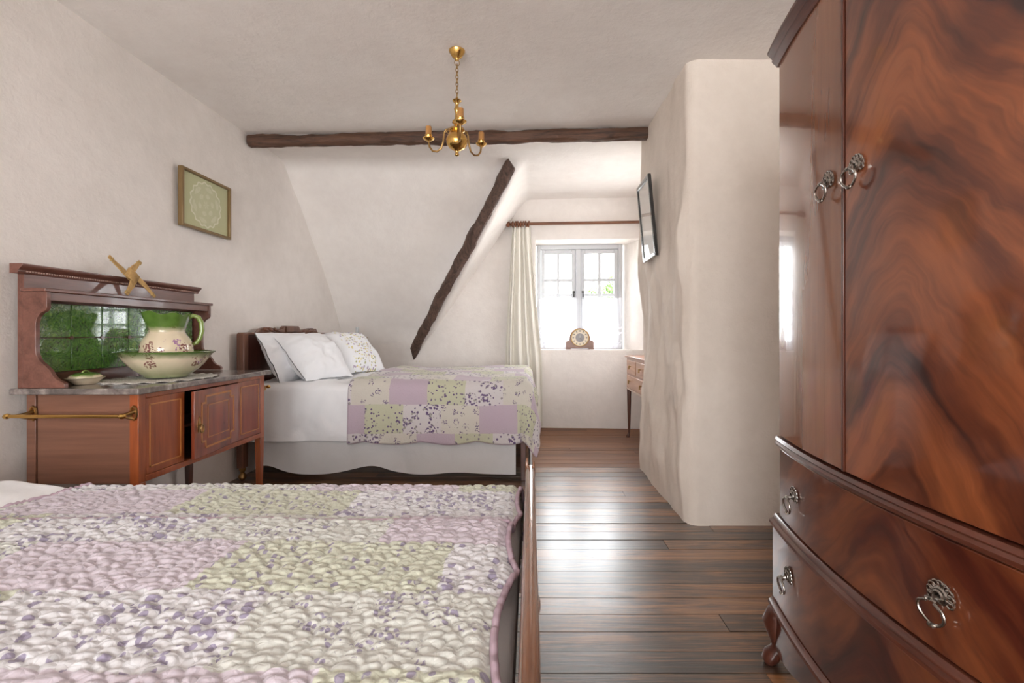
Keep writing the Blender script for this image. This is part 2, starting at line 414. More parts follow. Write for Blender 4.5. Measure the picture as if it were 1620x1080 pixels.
# ------------------------------------------------------------------ mesh helpers
class B:
    def __init__(s): s.v = []; s.f = []; s.uv = None
    def add(s, vs, fs):
        o = len(s.v)
        s.v.extend([tuple(map(float, p)) for p in vs])
        s.f.extend([tuple(i + o for i in f) for f in fs])
        return s
    def hexa(s, P):      # 8 points: bottom 4 ccw, top 4
        return s.add(P, [(3, 2, 1, 0), (4, 5, 6, 7), (0, 1, 5, 4), (1, 2, 6, 5), (2, 3, 7, 6), (3, 0, 4, 7)])
    def box(s, x0, x1, y0, y1, z0, z1):
        return s.hexa([(x0, y0, z0), (x1, y0, z0), (x1, y1, z0), (x0, y1, z0), (x0, y0, z1), (x1, y0, z1), (x1, y1, z1), (x0, y1, z1)])
    def taper(s, x, y, z0, z1, a0, a1, b0=None, b1=None):   # square post: half sizes at bottom a0, top a1
        b0 = a0 if b0 is None else b0; b1 = a1 if b1 is None else b1
        return s.hexa([(x - a0, y - b0, z0), (x + a0, y - b0, z0), (x + a0, y + b0, z0), (x - a0, y + b0, z0),
                       (x - a1, y - b1, z1), (x + a1, y - b1, z1), (x + a1, y + b1, z1), (x - a1, y + b1, z1)])
    def tube(s, path, r, n=10, closed=False, caps=True):
        P = [Vector(p) for p in path]; k = len(P)
        R = r if isinstance(r, (list, tuple)) else [r] * k
        T = []
        for i in range(k):
            a = P[(i - 1) % k] if (closed or i) else P[i]
            b = P[(i + 1) % k] if (closed or i < k - 1) else P[i]
            T.append((b - a).normalized())
        up = Vector((0, 0, 1)) if abs(T[0].z) < 0.9 else Vector((1, 0, 0))
        N = (up - T[0] * up.dot(T[0])).normalized()
        vs = []
        for i in range(k):
            N = (N - T[i] * N.dot(T[i]))
            N = N.normalized() if N.length > 1e-6 else T[i].orthogonal().normalized()
            Bn = T[i].cross(N)
            for j in range(n):
                a = 2 * PI * j / n
                vs.append(P[i] + (N * math.cos(a) + Bn * math.sin(a)) * R[i])
        fs = []
        for i in range(k if closed else k - 1):
            for j in range(n):
                a = i * n + j; b = i * n + (j + 1) % n
                c = ((i + 1) % k) * n + (j + 1) % n; d = ((i + 1) % k) * n + j
                fs.append((a, b, c, d))
        if caps and not closed:
            fs.append(tuple(reversed(range(n)))); fs.append(tuple(range((k - 1) * n, k * n)))
        return s.add(vs, fs)
    def lathe(s, prof, c=(0, 0, 0), n=32, fn=None, cap=True):
        vs = []; fs = []
        for (r, z) in prof:
            for j in range(n):
                a = 2 * PI * j / n
                rr, zz = (r, z) if fn is None else fn(r, z, a)
                vs.append((c[0] + rr * math.cos(a), c[1] + rr * math.sin(a), c[2] + zz))
        for i in range(len(prof) - 1):
            for j in range(n):
                fs.append((i * n + j, i * n + (j + 1) % n, (i + 1) * n + (j + 1) % n, (i + 1) * n + j))
        if cap:
            if prof[0][0] > 1e-5: fs.append(tuple(reversed(range(n))))
            if prof[-1][0] > 1e-5: fs.append(tuple(range((len(prof) - 1) * n, len(prof) * n)))
        return s.add(vs, fs)
    def prism(s, poly, fn, t0, t1):
        n = len(poly)
        vs = [fn(a, b, t0) for a, b in poly] + [fn(a, b, t1) for a, b in poly]
        fs = [tuple(reversed(range(n))), tuple(range(n, 2 * n))]
        fs += [(i, (i + 1) % n, n + (i + 1) % n, n + i) for i in range(n)]
        return s.add(vs, fs)
    def grid(s, A, uv=None, flip=False):     # A: (nu, nv, 3)
        nu, nv, _ = A.shape
        o = len(s.v)
        s.v.extend(map(tuple, A.reshape(-1, 3).tolist()))
        i = np.arange(nu - 1)[:, None]; j = np.arange(nv - 1)[None, :]
        a = o + i * nv + j
        q = np.stack([a, a + nv, a + nv + 1, a + 1], -1).reshape(-1, 4)
        if flip: q = q[:, ::-1]
        s.f.extend(map(tuple, q.tolist()))
        if uv is not None:
            s.uv = (s.uv or []) + uv.reshape(-1, 2).tolist()
        return s

ORG = {}
def obj(name, b, mat, parent=None, smooth=35, bevel=0.0, bseg=2, org=None, kind=None, label=None):
    me = bpy.data.meshes.new(name)
    V = np.array(b.v)
    if parent is not None:
        o0 = np.array(ORG[parent.name])
    elif org is not None:
        o0 = np.array(org, float)
    else:
        o0 = np.array([(V[:, 0].min() + V[:, 0].max()) / 2, (V[:, 1].min() + V[:, 1].max()) / 2, V[:, 2].min()])
    me.from_pydata((V - o0).tolist(), [], b.f)
    if b.uv is not None:
        ul = me.uv_layers.new(name='UVMap')
        li = np.empty(len(me.loops), dtype=np.int64)
        me.loops.foreach_get('vertex_index', li)
        ul.data.foreach_set('uv', np.array(b.uv)[li].astype(np.float32).ravel())
    bm = bmesh.new(); bm.from_mesh(me)
    bmesh.ops.recalc_face_normals(bm, faces=bm.faces)
    bm.to_mesh(me); bm.free()
    me.materials.append(mat)
    if smooth:
        for p in me.polygons: p.use_smooth = True
        if smooth < 180:
            me.set_sharp_from_angle(angle=math.radians(smooth))
    o = bpy.data.objects.new(name, me)
    COL.objects.link(o)
    if parent is not None:
        o.parent = parent
        ORG[o.name] = tuple(o0)
    else:
        o.location = o0.tolist()
        ORG[o.name] = tuple(o0)
    if bevel:
        md = o.modifiers.new('bevel', 'BEVEL'); md.width = bevel; md.segments = bseg; md.limit_method = 'ANGLE'; md.angle_limit = math.radians(40)
    if kind: o['kind'] = kind
    if label: o['label'] = label
    return o
def thing(name, loc, label, cat, group=None, kind=None):
    o = bpy.data.objects.new(name, None)
    o.empty_display_size = 0.1
    COL.objects.link(o)
    o.location = loc
    ORG[o.name] = tuple(loc)
    return tag(o, label, cat, group, kind)
def tag(o, label, cat=None, group=None, kind=None):
    if label: o['label'] = label
    if cat: o['category'] = cat
    if group: o['group'] = group
    if kind: o['kind'] = kind
    return o
def solid(o, th, off=1.0):
    md = o.modifiers.new('thickness', 'SOLIDIFY'); md.thickness = th; md.offset = off; md.use_even_offset = False
    return o
def lin(a, b, n): return np.linspace(a, b, n)

# ================================================================== SETTING
def wall_grid(axis, c, a0, a1, z0, z1, step=0.08, amp=0.006, holes=(), seed=0, back=0.14, sign=1):
    """vertical plaster sheet; axis 'x' = wall at x=c running along y, 'y' = wall at y=c running along x.
    c may be a function of the running coordinate; holes = (a0,a1,z0,z1)"""
    A = set(np.round(np.arange(a0, a1, step), 4).tolist() + [a1]); Z = set(np.round(np.arange(z0, z1, step), 4).tolist() + [z1])
    for h in holes:
        A = {a for a in A if not (abs(a - h[0]) < step * .45 or abs(a - h[1]) < step * .45)} | {h[0], h[1]}
        Z = {a for a in Z if not (abs(a - h[2]) < step * .45 or abs(a - h[3]) < step * .45)} | {h[2], h[3]}
    A = np.array(sorted(A)); Z = np.array(sorted(Z))
    AA, ZZ = np.meshgrid(A, Z, indexing='ij')
    cc = np.vectorize(c)(AA) if callable(c) else np.full(AA.shape, c)
    n = fbm(AA * 1.3, ZZ * 1.3, seed, 4) * amp * 2
    for h in holes:
        n = np.where((AA >= h[0] - 1e-6) & (AA <= h[1] + 1e-6) & (ZZ >= h[2] - 1e-6) & (ZZ <= h[3] + 1e-6), 0, n)
    P = np.stack([cc + n, AA, ZZ], -1) if axis == 'x' else np.stack([AA, cc + n, ZZ], -1)
    b = B(); nz = len(Z)
    b.v = [tuple(p) for p in P.reshape(-1, 3).tolist()]
    for i in range(len(A) - 1):
        for j in range(nz - 1):
            am, zm = (A[i] + A[i + 1]) / 2, (Z[j] + Z[j + 1]) / 2
            if any(h[0] < am < h[1] and h[2] < zm < h[3] for h in holes): continue
            b.f.append((i * nz + j, (i + 1) * nz + j, (i + 1) * nz + j + 1, i * nz + j + 1))
    # outer sheet and hole jambs
    o = len(b.v)
    off = np.array([back * sign, 0, 0]) if axis == 'x' else np.array([0, back * sign, 0])
    Q = P + off
    b.v += [tuple(p) for p in Q.reshape(-1, 3).tolist()]
    fr = list(b.f)
    b.f += [tuple(k + o for k in reversed(f)) for f in fr]
    cnt = {}
    for f in fr:
        for k in range(4):
            e = (f[k], f[(k + 1) % 4]); cnt[tuple(sorted(e))] = cnt.get(tuple(sorted(e)), 0) + 1
    for (p, q), c_ in cnt.items():
        if c_ == 1: b.f.append((p, q, q + o, p + o))
    return b

st = 'structure'
tag(obj('wall_left', wall_grid('x', XL, YB - .1, 5.75, -0.02, 2.75, 0.06, 0.007, seed=3, sign=-1), PLASTER, smooth=60), 'rough white plastered gable wall behind the washstand', kind=st)
hole = (WIN['x0'] - 0.02, WIN['x1'] + 0.16, WIN['z0'], WIN['z1'])
wb = wall_grid('y', yb, XL - .1, XR + .1, -0.02, 2.75, 0.05, 0.008, holes=[hole], seed=11, back=0.0001)
# keep only the inner sheet of the back wall, then add splayed reveals
nv_ = len(wb.v) // 2; wb.v = wb.v[:nv_]; wb.f = [f for f in wb.f if max(f) < nv_]
WALLB = wb
def PB(x, off, z):                       # point by distance behind the back wall's face
    return (x, yb(x) + off, z)
dp = WIN['dep'] + 0.12
def reveal(p, q, r, s_, n=10):
    p, q, r, s_ = map(np.array, (p, q, r, s_))
    U, Vv = np.meshgrid(lin(0, 1, n), lin(0, 1, n), indexing='ij')
    A = p * ((1 - U) * (1 - Vv))[..., None] + q * (U * (1 - Vv))[..., None] + r * (U * Vv)[..., None] + s_ * ((1 - U) * Vv)[..., None]
    WALLB.grid(A)
h0, h1, g0, g1 = hole
ix0, ix1 = WIN['x0'] - 0.005, WIN['x1'] + 0.005
reveal(PB(h0, 0, g0), PB(h1, 0, g0), PB(ix1, dp, g0 + .004), PB(ix0, dp, g0 + .004))
reveal(PB(h0, 0, g1), PB(h1, 0, g1), PB(ix1, dp, g1), PB(ix0, dp, g1))
reveal(PB(h0, 0, g0), PB(h0, 0, g1), PB(ix0, dp, g1), PB(ix0, dp, g0))
reveal(PB(h1, 0, g0), PB(h1, 0, g1), PB(ix1, dp, g1), PB(ix1, dp, g0))
tag(obj('wall_back', WALLB, PLASTER, smooth=50), 'white plastered window wall with a deep window recess', kind=st)
tag(obj('wall_right', wall_grid('x', XR, YB - .1, 5.6, -0.02, 2.75, 0.08, 0.004, holes=SIDE_FILLW, seed=21, sign=1), PLASTER, smooth=60), 'white plastered wall behind the wardrobe', kind=st)
tag(obj('wall_rear', wall_grid('y', YB, XL - .1, XR + .1, -0.02, 2.75, 0.08, 0.004, holes=REAR_FILLW, seed=31, sign=-1), PLASTER, smooth=60), 'white plastered wall behind the camera', kind=st)

# partition block jutting out from the right
def partition():
    x0, y0, y1, xe = 0.862, 2.58, 3.715, 1.5
    pts = []
    for t in lin(0, 1, 14)[:-1]: pts.append((xe + (x0 + .07 - xe) * t, y0))
    for a in lin(0, PI / 2, 9)[:-1]: pts.append((x0 + .07 - .07 * math.sin(a), y0 + .07 - .07 * math.cos(a)))
    for t in lin(0, 1, 44)[:-1]: pts.append((x0, y0 + .07 + (y1 - .05 - y0 - .07) * t))
    for a in lin(0, PI / 2, 7)[:-1]: pts.append((x0 + .05 - .05 * math.cos(a), y1 - .05 + .05 * math.sin(a)))
    for t in lin(0, 1, 10): pts.append((x0 + .05 + (xe - x0 - .05) * t, y1))
    pts = np.array(pts); n = len(pts)
    Z = lin(-0.02, 2.62, 80)
    s = np.concatenate([[0], np.cumsum(np.hypot(*(pts[1:] - pts[:-1]).T))])
    S, ZZ = np.meshgrid(s, Z, indexing='ij')
    A = np.zeros((n, 80, 3))
    A[..., 0] = pts[:, 0][:, None]; A[..., 1] = pts[:, 1][:, None]; A[..., 2] = ZZ
    left = (np.exp(-((pts[:, 0] - x0) / .06) ** 2) * (pts[:, 1] > y0 + .05))[:, None]
    low = 1 / (1 + np.exp((ZZ - 1.75) / .12))
    amp = 0.006 + left * 0.050 * low + left * .012
    d = fbm(S * 4.2, ZZ * 1.9, 51, 4) * amp + left * low * fbm(S * 9, ZZ * 3.2, 77, 3) * .026
    base_in = np.clip(1 - ZZ / .12, 0, 1) * 0
    d = d * np.clip(.25 + ZZ / .4, .25, 1)
    A[..., 0] += (d + base_in) * (0.25 + 0.75 * left)
    A[..., 1] += d * .6 * (1 - left)
    return B().grid(A)
tag(obj('wall_partition', partition(), PLASTER_T, smooth=80), 'thick lumpy plastered partition jutting out beside the wardrobe', kind=st)

# ceiling with roof slope and dormer, one plaster skin
def ceiling():
    X = lin(XL - .06, XR + .06, 124); Y = np.concatenate([lin(YB - .06, 3.7, 84), lin(3.72, 5.62, 66)])
    XX, YY = np.meshgrid(X, Y, indexing='ij')
    main = np.interp(YY, [3.4, 4.05, 4.444, 4.836, 5.303, 5.41, 5.7], [3.2, 2.565, 2.153, 1.707, 1.096, 0.86, 0.30])
    dorm = 0.857 + 1.4235 * (XX + 1.266)
    def smin(a, b, k):
        h = np.clip(.5 + .5 * (b - a) / k, 0, 1); return b * (1 - h) + a * h - k * h * (1 - h)
    roof = -smin(-main, -dorm, 0.05)
    Z = smin(np.full(XX.shape, ZC), roof, 0.07)
    Z = Z + fbm(XX * 1.6, YY * 1.6, 5, 4) * .012
    return B().grid(np.stack([XX, YY, Z], -1))
tag(solid(obj('ceiling', ceiling(), PLASTER_C, smooth=80), 0.08, 1.0), 'uneven white plaster ceiling with roof slope and dormer', kind=st)

# floor: dark sub-floor carrying single boards
fl = obj('floor', B().box(XL - .1, XR + .1, YB - .1, 5.6, -0.08, -0.022), SUBFLOOR, smooth=0, org=(0, 0, 0))
tag(fl, 'varnished wide-board timber floor', kind=st)
bmB = B().box(-.5, .5, -.5, .5, -1, 0)
bm = bmesh.new()
me_board = bpy.data.meshes.new('floor_board')
me_board.from_pydata([(x, y, z) for x, y, z in bmB.v], [], bmB.f)
me_board.materials.append(FLOOR)
me_board2 = me_board.copy(); me_board2.materials.clear(); me_board2.materials.append(FLOOR2)
bm.free()
rb = random.Random(4)
y = YB; r = 0
edges = []
while y < 5.5:
    w = 0.105 * rb.uniform(0.94, 1.06)
    if y < 3.70 < y + w + .04: w = 3.70 - y if 3.70 - y > .05 else w
    cuts = [XL - .08]
    x = XL + rb.uniform(.7, 4.6)
    while x < XR - .25:
        cuts.append(x); x += rb.uniform(1.5, 3.2)
    cuts.append(XR + .08)
    for a, c in zip(cuts[:-1], cuts[1:]):
        o = bpy.data.objects.new('floor_board', me_board if y < 3.69 else me_board2)
        COL.objects.link(o); o.parent = fl
        o.location = ((a + c) / 2, y + w / 2, rb.uniform(-.0022, 0.0))
        o.scale = (c - a - 0.0025, w - rb.uniform(.002, .0045), 0.02)
        o.rotation_euler = (rb.uniform(-.012, .012), 0, 0)
    y += w

# outside: pale yard and a tree
gr = obj('ground', B().box(-40, 40, 5.9, 60, -2.8, -2.7), simple('pale_gravel', (0.62, 0.61, 0.57), 0.9), smooth=0)
tag(gr, 'pale yard outside below the window', 'ground', kind=st)

# ================================================================== TIMBERS
def hewn(name, p0, p1, wdir, ddir, w, d, mat, label, seed, n=130, ends=(0, 0), cat='beam'):
    """rough-hewn timber from p0 to p1; w across wdir, d along ddir"""
    p0, p1, wd, dd = map(lambda v: np.array(v, float), (p0, p1, wdir, ddir))
    ax = (p1 - p0) / np.linalg.norm(p1 - p0); L = np.linalg.norm(p1 - p0)
    prof = []
    for cx, cy in ((1, 1), (-1, 1), (-1, -1), (1, -1)):
        for k in range(4):
            a = math.atan2(cy, cx) + (k - 1.5) * PI / 2 / 4
            q = max(abs(math.cos(a)), abs(math.sin(a))); q = q * .82 + .18
            prof.append((math.cos(a) / q * .96, math.sin(a) / q * .96))
    m = len(prof)
    A = np.zeros((n, m + 1, 3))
    for i, t in enumerate(lin(0, 1, n)):
        for j in range(m + 1):
            u, v = prof[j % m]
            s = t * L
            k = 1 + 0.21 * float(fbm(np.array(s * 6.0), np.array((j % m) * .55), seed, 5)) * 2
            bend = 0.018 * float(vn(np.array(s * 1.1), np.array(3.0), seed))
            sh = ends[0] * u * (1 - t) * .5 + ends[1] * u * t * .5
            A[i, j] = p0 + ax * (s + sh) + wd * (u * w / 2 * k + bend) + dd * (v * d / 2 * k)
    b = B().grid(A)
    o = len(b.v)
    b.f.append(tuple(range(m))); b.f.append(tuple((n - 1) * (m + 1) + j for j in range(m)))
    return tag(obj(name, b, mat, smooth=45), label, cat)
hewn('ceiling_beam', (XL + .01, 3.555, 2.515), (0.885, 3.44, 2.525), (0, 0, 1), (0, 1, 0), 0.085, 0.075, BEAM, 'dark hewn timber beam running across the white ceiling', 2)
nrm = np.array([0, -.77, -.64]); axr = np.array([-1.34 + .188, 5.33 - 4.12, .87 - 2.53]); axr /= np.linalg.norm(axr)
wdr = np.cross(nrm, axr); wdr /= np.linalg.norm(wdr)
hewn('roof_timber', (-0.165, 4.06, 2.54), (-1.345, 5.345, 0.84), wdr, nrm, 0.105, 0.10, BEAM_R, 'dark weathered timber slanting down the roof slope beside the dormer', 9, ends=(.06, .16))

# ================================================================== WINDOWS
win = thing('window_1', PB(.575, WIN['dep'], WIN['z0']), 'white two-casement cottage window with small panes', None, kind=st)
def bar_box(b, xa, xb, za, zb, o0, o1):      # box on the skewed window plane
    return b.hexa([PB(xa, o0, za), PB(xb, o0, za), PB(xb, o1, za), PB(xa, o1, za), PB(xa, o0, zb), PB(xb, o0, zb), PB(xb, o1, zb), PB(xa, o1, zb)])
x0, x1, z0, z1, D = WIN['x0'], WIN['x1'], WIN['z0'], WIN['z1'], WIN['dep']
fb = B()
bar_box(fb, x0, x0 + .05, z0, z1, D, D + .09); bar_box(fb, x1 - .05, x1, z0, z1, D, D + .09)
bar_box(fb, x0 + .05, x1 - .05, z1 - .055, z1, D, D + .09); bar_box(fb, x0 + .05, x1 - .05, z0, z0 + .05, D, D + .09)
xm = (x0 + x1) / 2 - .015
bar_box(fb, xm - .03, xm + .03, z0 + .05, z1 - .055, D - .01, D + .07)
obj('frame', fb, WPAINT_SHADED, win, bevel=.006)
for sa, sb in ((x0 + .052, xm - .032), (xm + .032, x1 - .052)):
    zs0, zs1 = z0 + .052, z1 - .057
    sash = B()
    for q in ((sa, sa + .045, zs0, zs1), (sb - .045, sb, zs0, zs1), (sa + .045, sb - .045, zs1 - .05, zs1), (sa + .045, sb - .045, zs0, zs0 + .055)):
        bar_box(sash, *q, D + .012, D + .055)
    so = obj('sash', sash, WPAINT_SHADED, win, bevel=.005)
    ga, gb, gz0, gz1 = sa + .045, sb - .045, zs0 + .055, zs1 - .05
    mid = (ga + gb) / 2
    unit = (gz1 - gz0) / 5.75
    rows = [gz0, gz0 + unit, gz0 + 2 * unit, gz0 + 3 * unit, gz0 + 4 * unit, gz1]
    obj('glazing_bar', bar_box(B(), mid - .017, mid + .017, gz0, gz1, D + .016, D + .05), WPAINT_SHADED, so, bevel=.003)
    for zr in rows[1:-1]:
        obj('glazing_bar', bar_box(B(), ga, gb, zr - .017, zr + .017, D + .018, D + .048), WPAINT_SHADED, so, bevel=.003)
    for zr0, zr1 in zip(rows[:-1], rows[1:]):
        for xa, xb in ((ga, mid), (mid, gb)):
            obj('pane', bar_box(B(), xa, xb, zr0, zr1, D + .030, D + .034), GLASS, so, smooth=0)
for xs, sgn in ((xm - .055, -1), (xm + .055, 1)):
    zc = H + (VY - 466) * (5.24 + D) / F
    hb = B().tube([PB(xs, D + .01, zc + .03), PB(xs, D - .02, zc + .03), PB(xs, D - .028, zc - .03)], .008, 8)
    hb.tube([PB(xs - .0, D - .022, zc + .04), PB(xs, D - .022, zc + .02)], .014, 10)
    obj('casement_fastener', hb, IRON, win)
cord = [PB(xm + .055 + .055 * (t ** 1.6), D - .03, zc - .02 - .10 * t) for t in lin(0, 1, 8)]
obj('fastener_stay', B().tube(cord, .006, 6), IRON, win)
def fill_window(idx, fnP, a0, a1, z0, z1, label):  # windows added out of view to let in fill daylight
    w = thing('window_%d' % idx, fnP((a0 + a1) / 2, 0, z0), label, None, kind=st)
    b = B()
    def bx(p, q, r, s_): b.hexa([fnP(p, .03, r), fnP(q, .03, r), fnP(q, .09, r), fnP(p, .09, r), fnP(p, .03, s_), fnP(q, .03, s_), fnP(q, .09, s_), fnP(p, .09, s_)])
    bx(a0, a0 + .05, z0, z1); bx(a1 - .05, a1, z0, z1); bx(a0 + .05, a1 - .05, z0, z0 + .05); bx(a0 + .05, a1 - .05, z1 - .05, z1)
    am = (a0 + a1) / 2
    bx(am - .025, am + .025, z0 + .05, z1 - .05)
    for k in (1, 2): zr = z0 + (z1 - z0) * k / 3; bx(a0 + .05, am - .025, zr - .012, zr + .012); bx(am + .025, a1 - .05, zr - .012, zr + .012)
    obj('frame', b, WPAINT_SHADED, w, bevel=.004)
    for p, q in ((a0 + .05, am - .025), (am + .025, a1 - .05)):
        obj('pane', B().hexa([fnP(p, .058, z0 + .05), fnP(q, .058, z0 + .05), fnP(q, .062, z0 + .05), fnP(p, .062, z0 + .05), fnP(p, .058, z1 - .05), fnP(q, .058, z1 - .05), fnP(q, .062, z1 - .05), fnP(p, .062, z1 - .05)]), GLASS, w, smooth=0)
for k, (a0, a1, z0_, z1_) in enumerate(REAR_FILLW):
    fill_window(2 + k, lambda a, o, z: (a, YB - o, z), a0, a1, z0_, z1_, 'unseen white window added in the wall behind the camera for fill daylight')
for k, (a0, a1, z0_, z1_) in enumerate(SIDE_FILLW):
    fill_window(4 + k, lambda a, o, z: (XR + o, a, z), a0, a1, z0_, z1_, 'unseen white window added above the dressing table to light the far bed')

# curtain, pole, nets
zp = 2.272
pole = thing('curtain_pole', (0.55, 5.14, zp - .03), 'dark wooden curtain pole with turned finial above the window', 'curtain pole')
obj('rod', B().tube([PB(-.215, -.085, zp), PB(1.42, -.085, zp)], .0165, 12), POLE, pole)
fin = B(); prof = [(1.15 * r_, z_) for r_, z_ in [(0.0, 0), (.012, .004), (.022, .014), (.028, .028), (.026, .042), (.014, .054), (.013, .06), (.02, .064), (.02, .072), (.0, .074)]]
n = 16; c0 = PB(-.285, -.085, zp)
fin.add([(c0[0] + z, c0[1] + r * math.cos(2 * PI * j / n), c0[2] + r * math.sin(2 * PI * j / n)) for r, z in prof for j in range(n)],
        [(i * n + j, i * n + (j + 1) % n, (i + 1) * n + (j + 1) % n, (i + 1) * n + j) for i in range(len(prof) - 1) for j in range(n)])
obj('finial', fin, POLE, pole)
for k in range(7):
    c = PB(-.200 + k * .029, -.085, zp - .004)
    ring = [(c[0] + .005 * math.sin(k * 2.3) * math.cos(a), c[1] + .029 * math.sin(a), c[2] + .029 * math.cos(a)) for a in lin(0, 2 * PI, 17)[:-1]]
    obj('curtain_ring', B().tube(ring, .0105, 6, closed=True), POLE, pole)
for xx in (-.225, 1.38):
    obj('bracket', B().tube([PB(xx, -.085, zp), PB(xx, -.01, zp)], .011, 8), POLE, pole)
def curtain():
    U, Vv = np.meshgrid(lin(0, 1, 150), lin(0, 1, 60), indexing='ij')
    zt, zb = zp - .03, 0.03
    sp = np.clip(Vv * 1.5, 0, 1) ** .8
    xl = -.205 - .085 * sp; xr = -.01 + .115 * sp ** 1.5 + .02 * Vv
    X = xl + (xr - xl) * U
    ph = U * 4.5 * 2 * PI + .9 * fbm(U * 4, Vv * 2.0, 8, 3) * 2
    Y = 5.2 + SL * (.9 - X) - .085 + np.sin(ph) * (.022 + .024 * sp) * (.8 + .5 * fbm(U * 6, Vv * 1.5, 18, 2))
    X = X + np.sin(ph * .5 + 1) * .006
    Z = zt + (zb - zt) * Vv + .006 * np.cos(ph) * (1 - Vv)
    return B().grid(np.stack([X, Y, Z], -1))
tag(solid(obj('curtain', curtain(), CURTAIN, smooth=180), .003, 0), 'long cream gathered curtain hanging left of the window', 'curtain')
def net(xa, xb, zt, zb, seed, label):
    U, Vv = np.meshgrid(lin(0, 1, 90), lin(0, 1, 30), indexing='ij')
    X = xa + (xb - xa) * U
    Y = 5.2 + SL * (.9 - X) + D - .06 + .014 * np.sin(U * 2 * PI * 7 + fbm(U * 3, Vv, seed, 2) * 3) * (.5 + .5 * Vv)
    Z = zt + (zb - zt) * Vv + .006 * np.abs(np.sin(U * 30)) * (Vv > .95)
    uv = np.stack([X, Z - zb], -1)
    o = obj('net_curtain', B().grid(np.stack([X, Y, Z], -1), uv), NET, smooth=180)
    tag(o, label, 'net curtain', 'net curtains across the lower panes')
    obj('curtain_wire', B().tube([PB(xa - .01, D - .06, zt), PB(xb + .01, D - .06, zt)], .004, 6), WPAINT_SHADED, o)
net(.10, .535, 1.475, .885, 1, 'sheer white lace net over the lower panes beside the cream curtain')
net(.60, 1.055, 1.475, .885, 6, 'sheer white lace net over the lower panes below the tree view')

# tree outside
tr = thing('garden_tree', (2.0, 10.5, -2.7), 'leafy green tree seen through the right casement', 'tree')
obj('trunk', B().tube([(2.0, 10.5, -2.7), (2.05, 10.5, -1), (1.95, 10.45, .3), (2.0, 10.5, 1.7)], [.14, .12, .09, .04], 10), simple('bark', (.08, .06, .04), .9), tr)
lb = B(); rl = random.Random(3)
for k in range(9000):
    a = rl.uniform(0, 2 * PI); ph = math.acos(rl.uniform(-1, 1)); rr = rl.random() ** .4
    bump_ = .8 + .35 * math.sin(a * 3 + 1) * math.sin(ph * 4)
    c = Vector((2.15 + .9 * bump_ * rr * math.sin(ph) * math.cos(a), 10.5 + .8 * bump_ * rr * math.sin(ph) * math.sin(a), 1.45 + 1.15 * bump_ * rr * math.cos(ph)))
    u = Vector((rl.uniform(-1, 1), rl.uniform(-1, 1), rl.uniform(-1, 1))).normalized(); v = u.orthogonal().normalized()
    s_ = rl.uniform(.035, .07)
    lb.add([c - u * s_, c + v * s_ * .5, c + u * s_, c - v * s_ * .5], [(0, 1, 2, 3)])
t = NT('leaf_green'); r_ = t.noise(t.pos(), 4, 2)
obj('foliage', lb, t.p(col=t.mix(r_, (.03, .09, .012), (.11, .2, .04)), rough=.6), tr, smooth=0, kind='stuff')

# ================================================================== WARDROBE
WC, WH, SAG = 1.10, 0.40, 0.0376
def WP(u, o, z, ext=0.0):      # u along the front (+ = far), o outwards from the bowed face
    k = 1 - (u / (WH + ext)) ** 2
    return (0.775 + .05 * u - SAG * k - o, WC + u, z)
def cpanel(u0, u1, z0, z1, oi, oo, n=24, ext=0.0, uv=True):
    """bowed panel between offsets oi (inner) and oo (outer)"""
    b = B(); us = lin(u0, u1, n)
    rows = [(oi, z0), (oo, z0), (oo, z1), (oi, z1)]
    vs = [WP(u, o, z, ext) for u in us for o, z in rows]
    fs = []
    for i in range(n - 1):
        for j in range(4):
            fs.append((i * 4 + j, i * 4 + (j + 1) % 4, (i + 1) * 4 + (j + 1) % 4, (i + 1) * 4 + j))
    fs += [(3, 2, 1, 0), tuple((n - 1) * 4 + j for j in range(4))]
    b.add(vs, fs)
    b.uv = [(u, z) for u in us for o, z in rows]
    return b
def cmould(prof, u0, u1, n=24, ext=0.0):
    """moulding profile (o, z) swept along the bow, closed against the carcass"""
    b = B(); us = lin(u0, u1, n); m = len(prof)
    b.add([WP(u, o, z, ext) for u in us for o, z in prof],
          [(i * m + j, i * m + (j + 1) % m, (i + 1) * m + (j + 1) % m, (i + 1) * m + j) for i in range(n - 1) for j in range(m)]
          + [tuple(reversed(range(m))), tuple((n - 1) * m + j for j in range(m))])
    return b
wd = thing('wardrobe', (1.0, 1.1, 0), 'tall bow-fronted flame mahogany wardrobe with two doors and drawers', 'wardrobe')
def carcass(u0, u1, z0, z1, depth_in):
    b = B(); us = lin(u0, u1, 20)
    pl = [WP(u, -depth_in, 0)[:2] for u in us] + [(1.38, WC + u1), (1.38, WC + u0)]
    return b.prism(pl, lambda a, c, t: (a, c, t), z0, z1)
obj('carcass', carcass(-WH, WH, .47, 1.94, .022), MAHOG_V, wd, bevel=.003)
obj('base', carcass(-WH - .02, WH + .02, .13, .455, .010), MAHOG_V, wd, bevel=.003)
obj('top_board', B().prism([WP(u, .01, 0)[:2] for u in lin(-WH - .015, WH + .015, 20)] + [(1.385, WC + WH + .015), (1.385, WC - WH - .015)], lambda a, c, t: (a, c, t), 1.945, 1.97), MAHOG_DK, wd, bevel=.003)
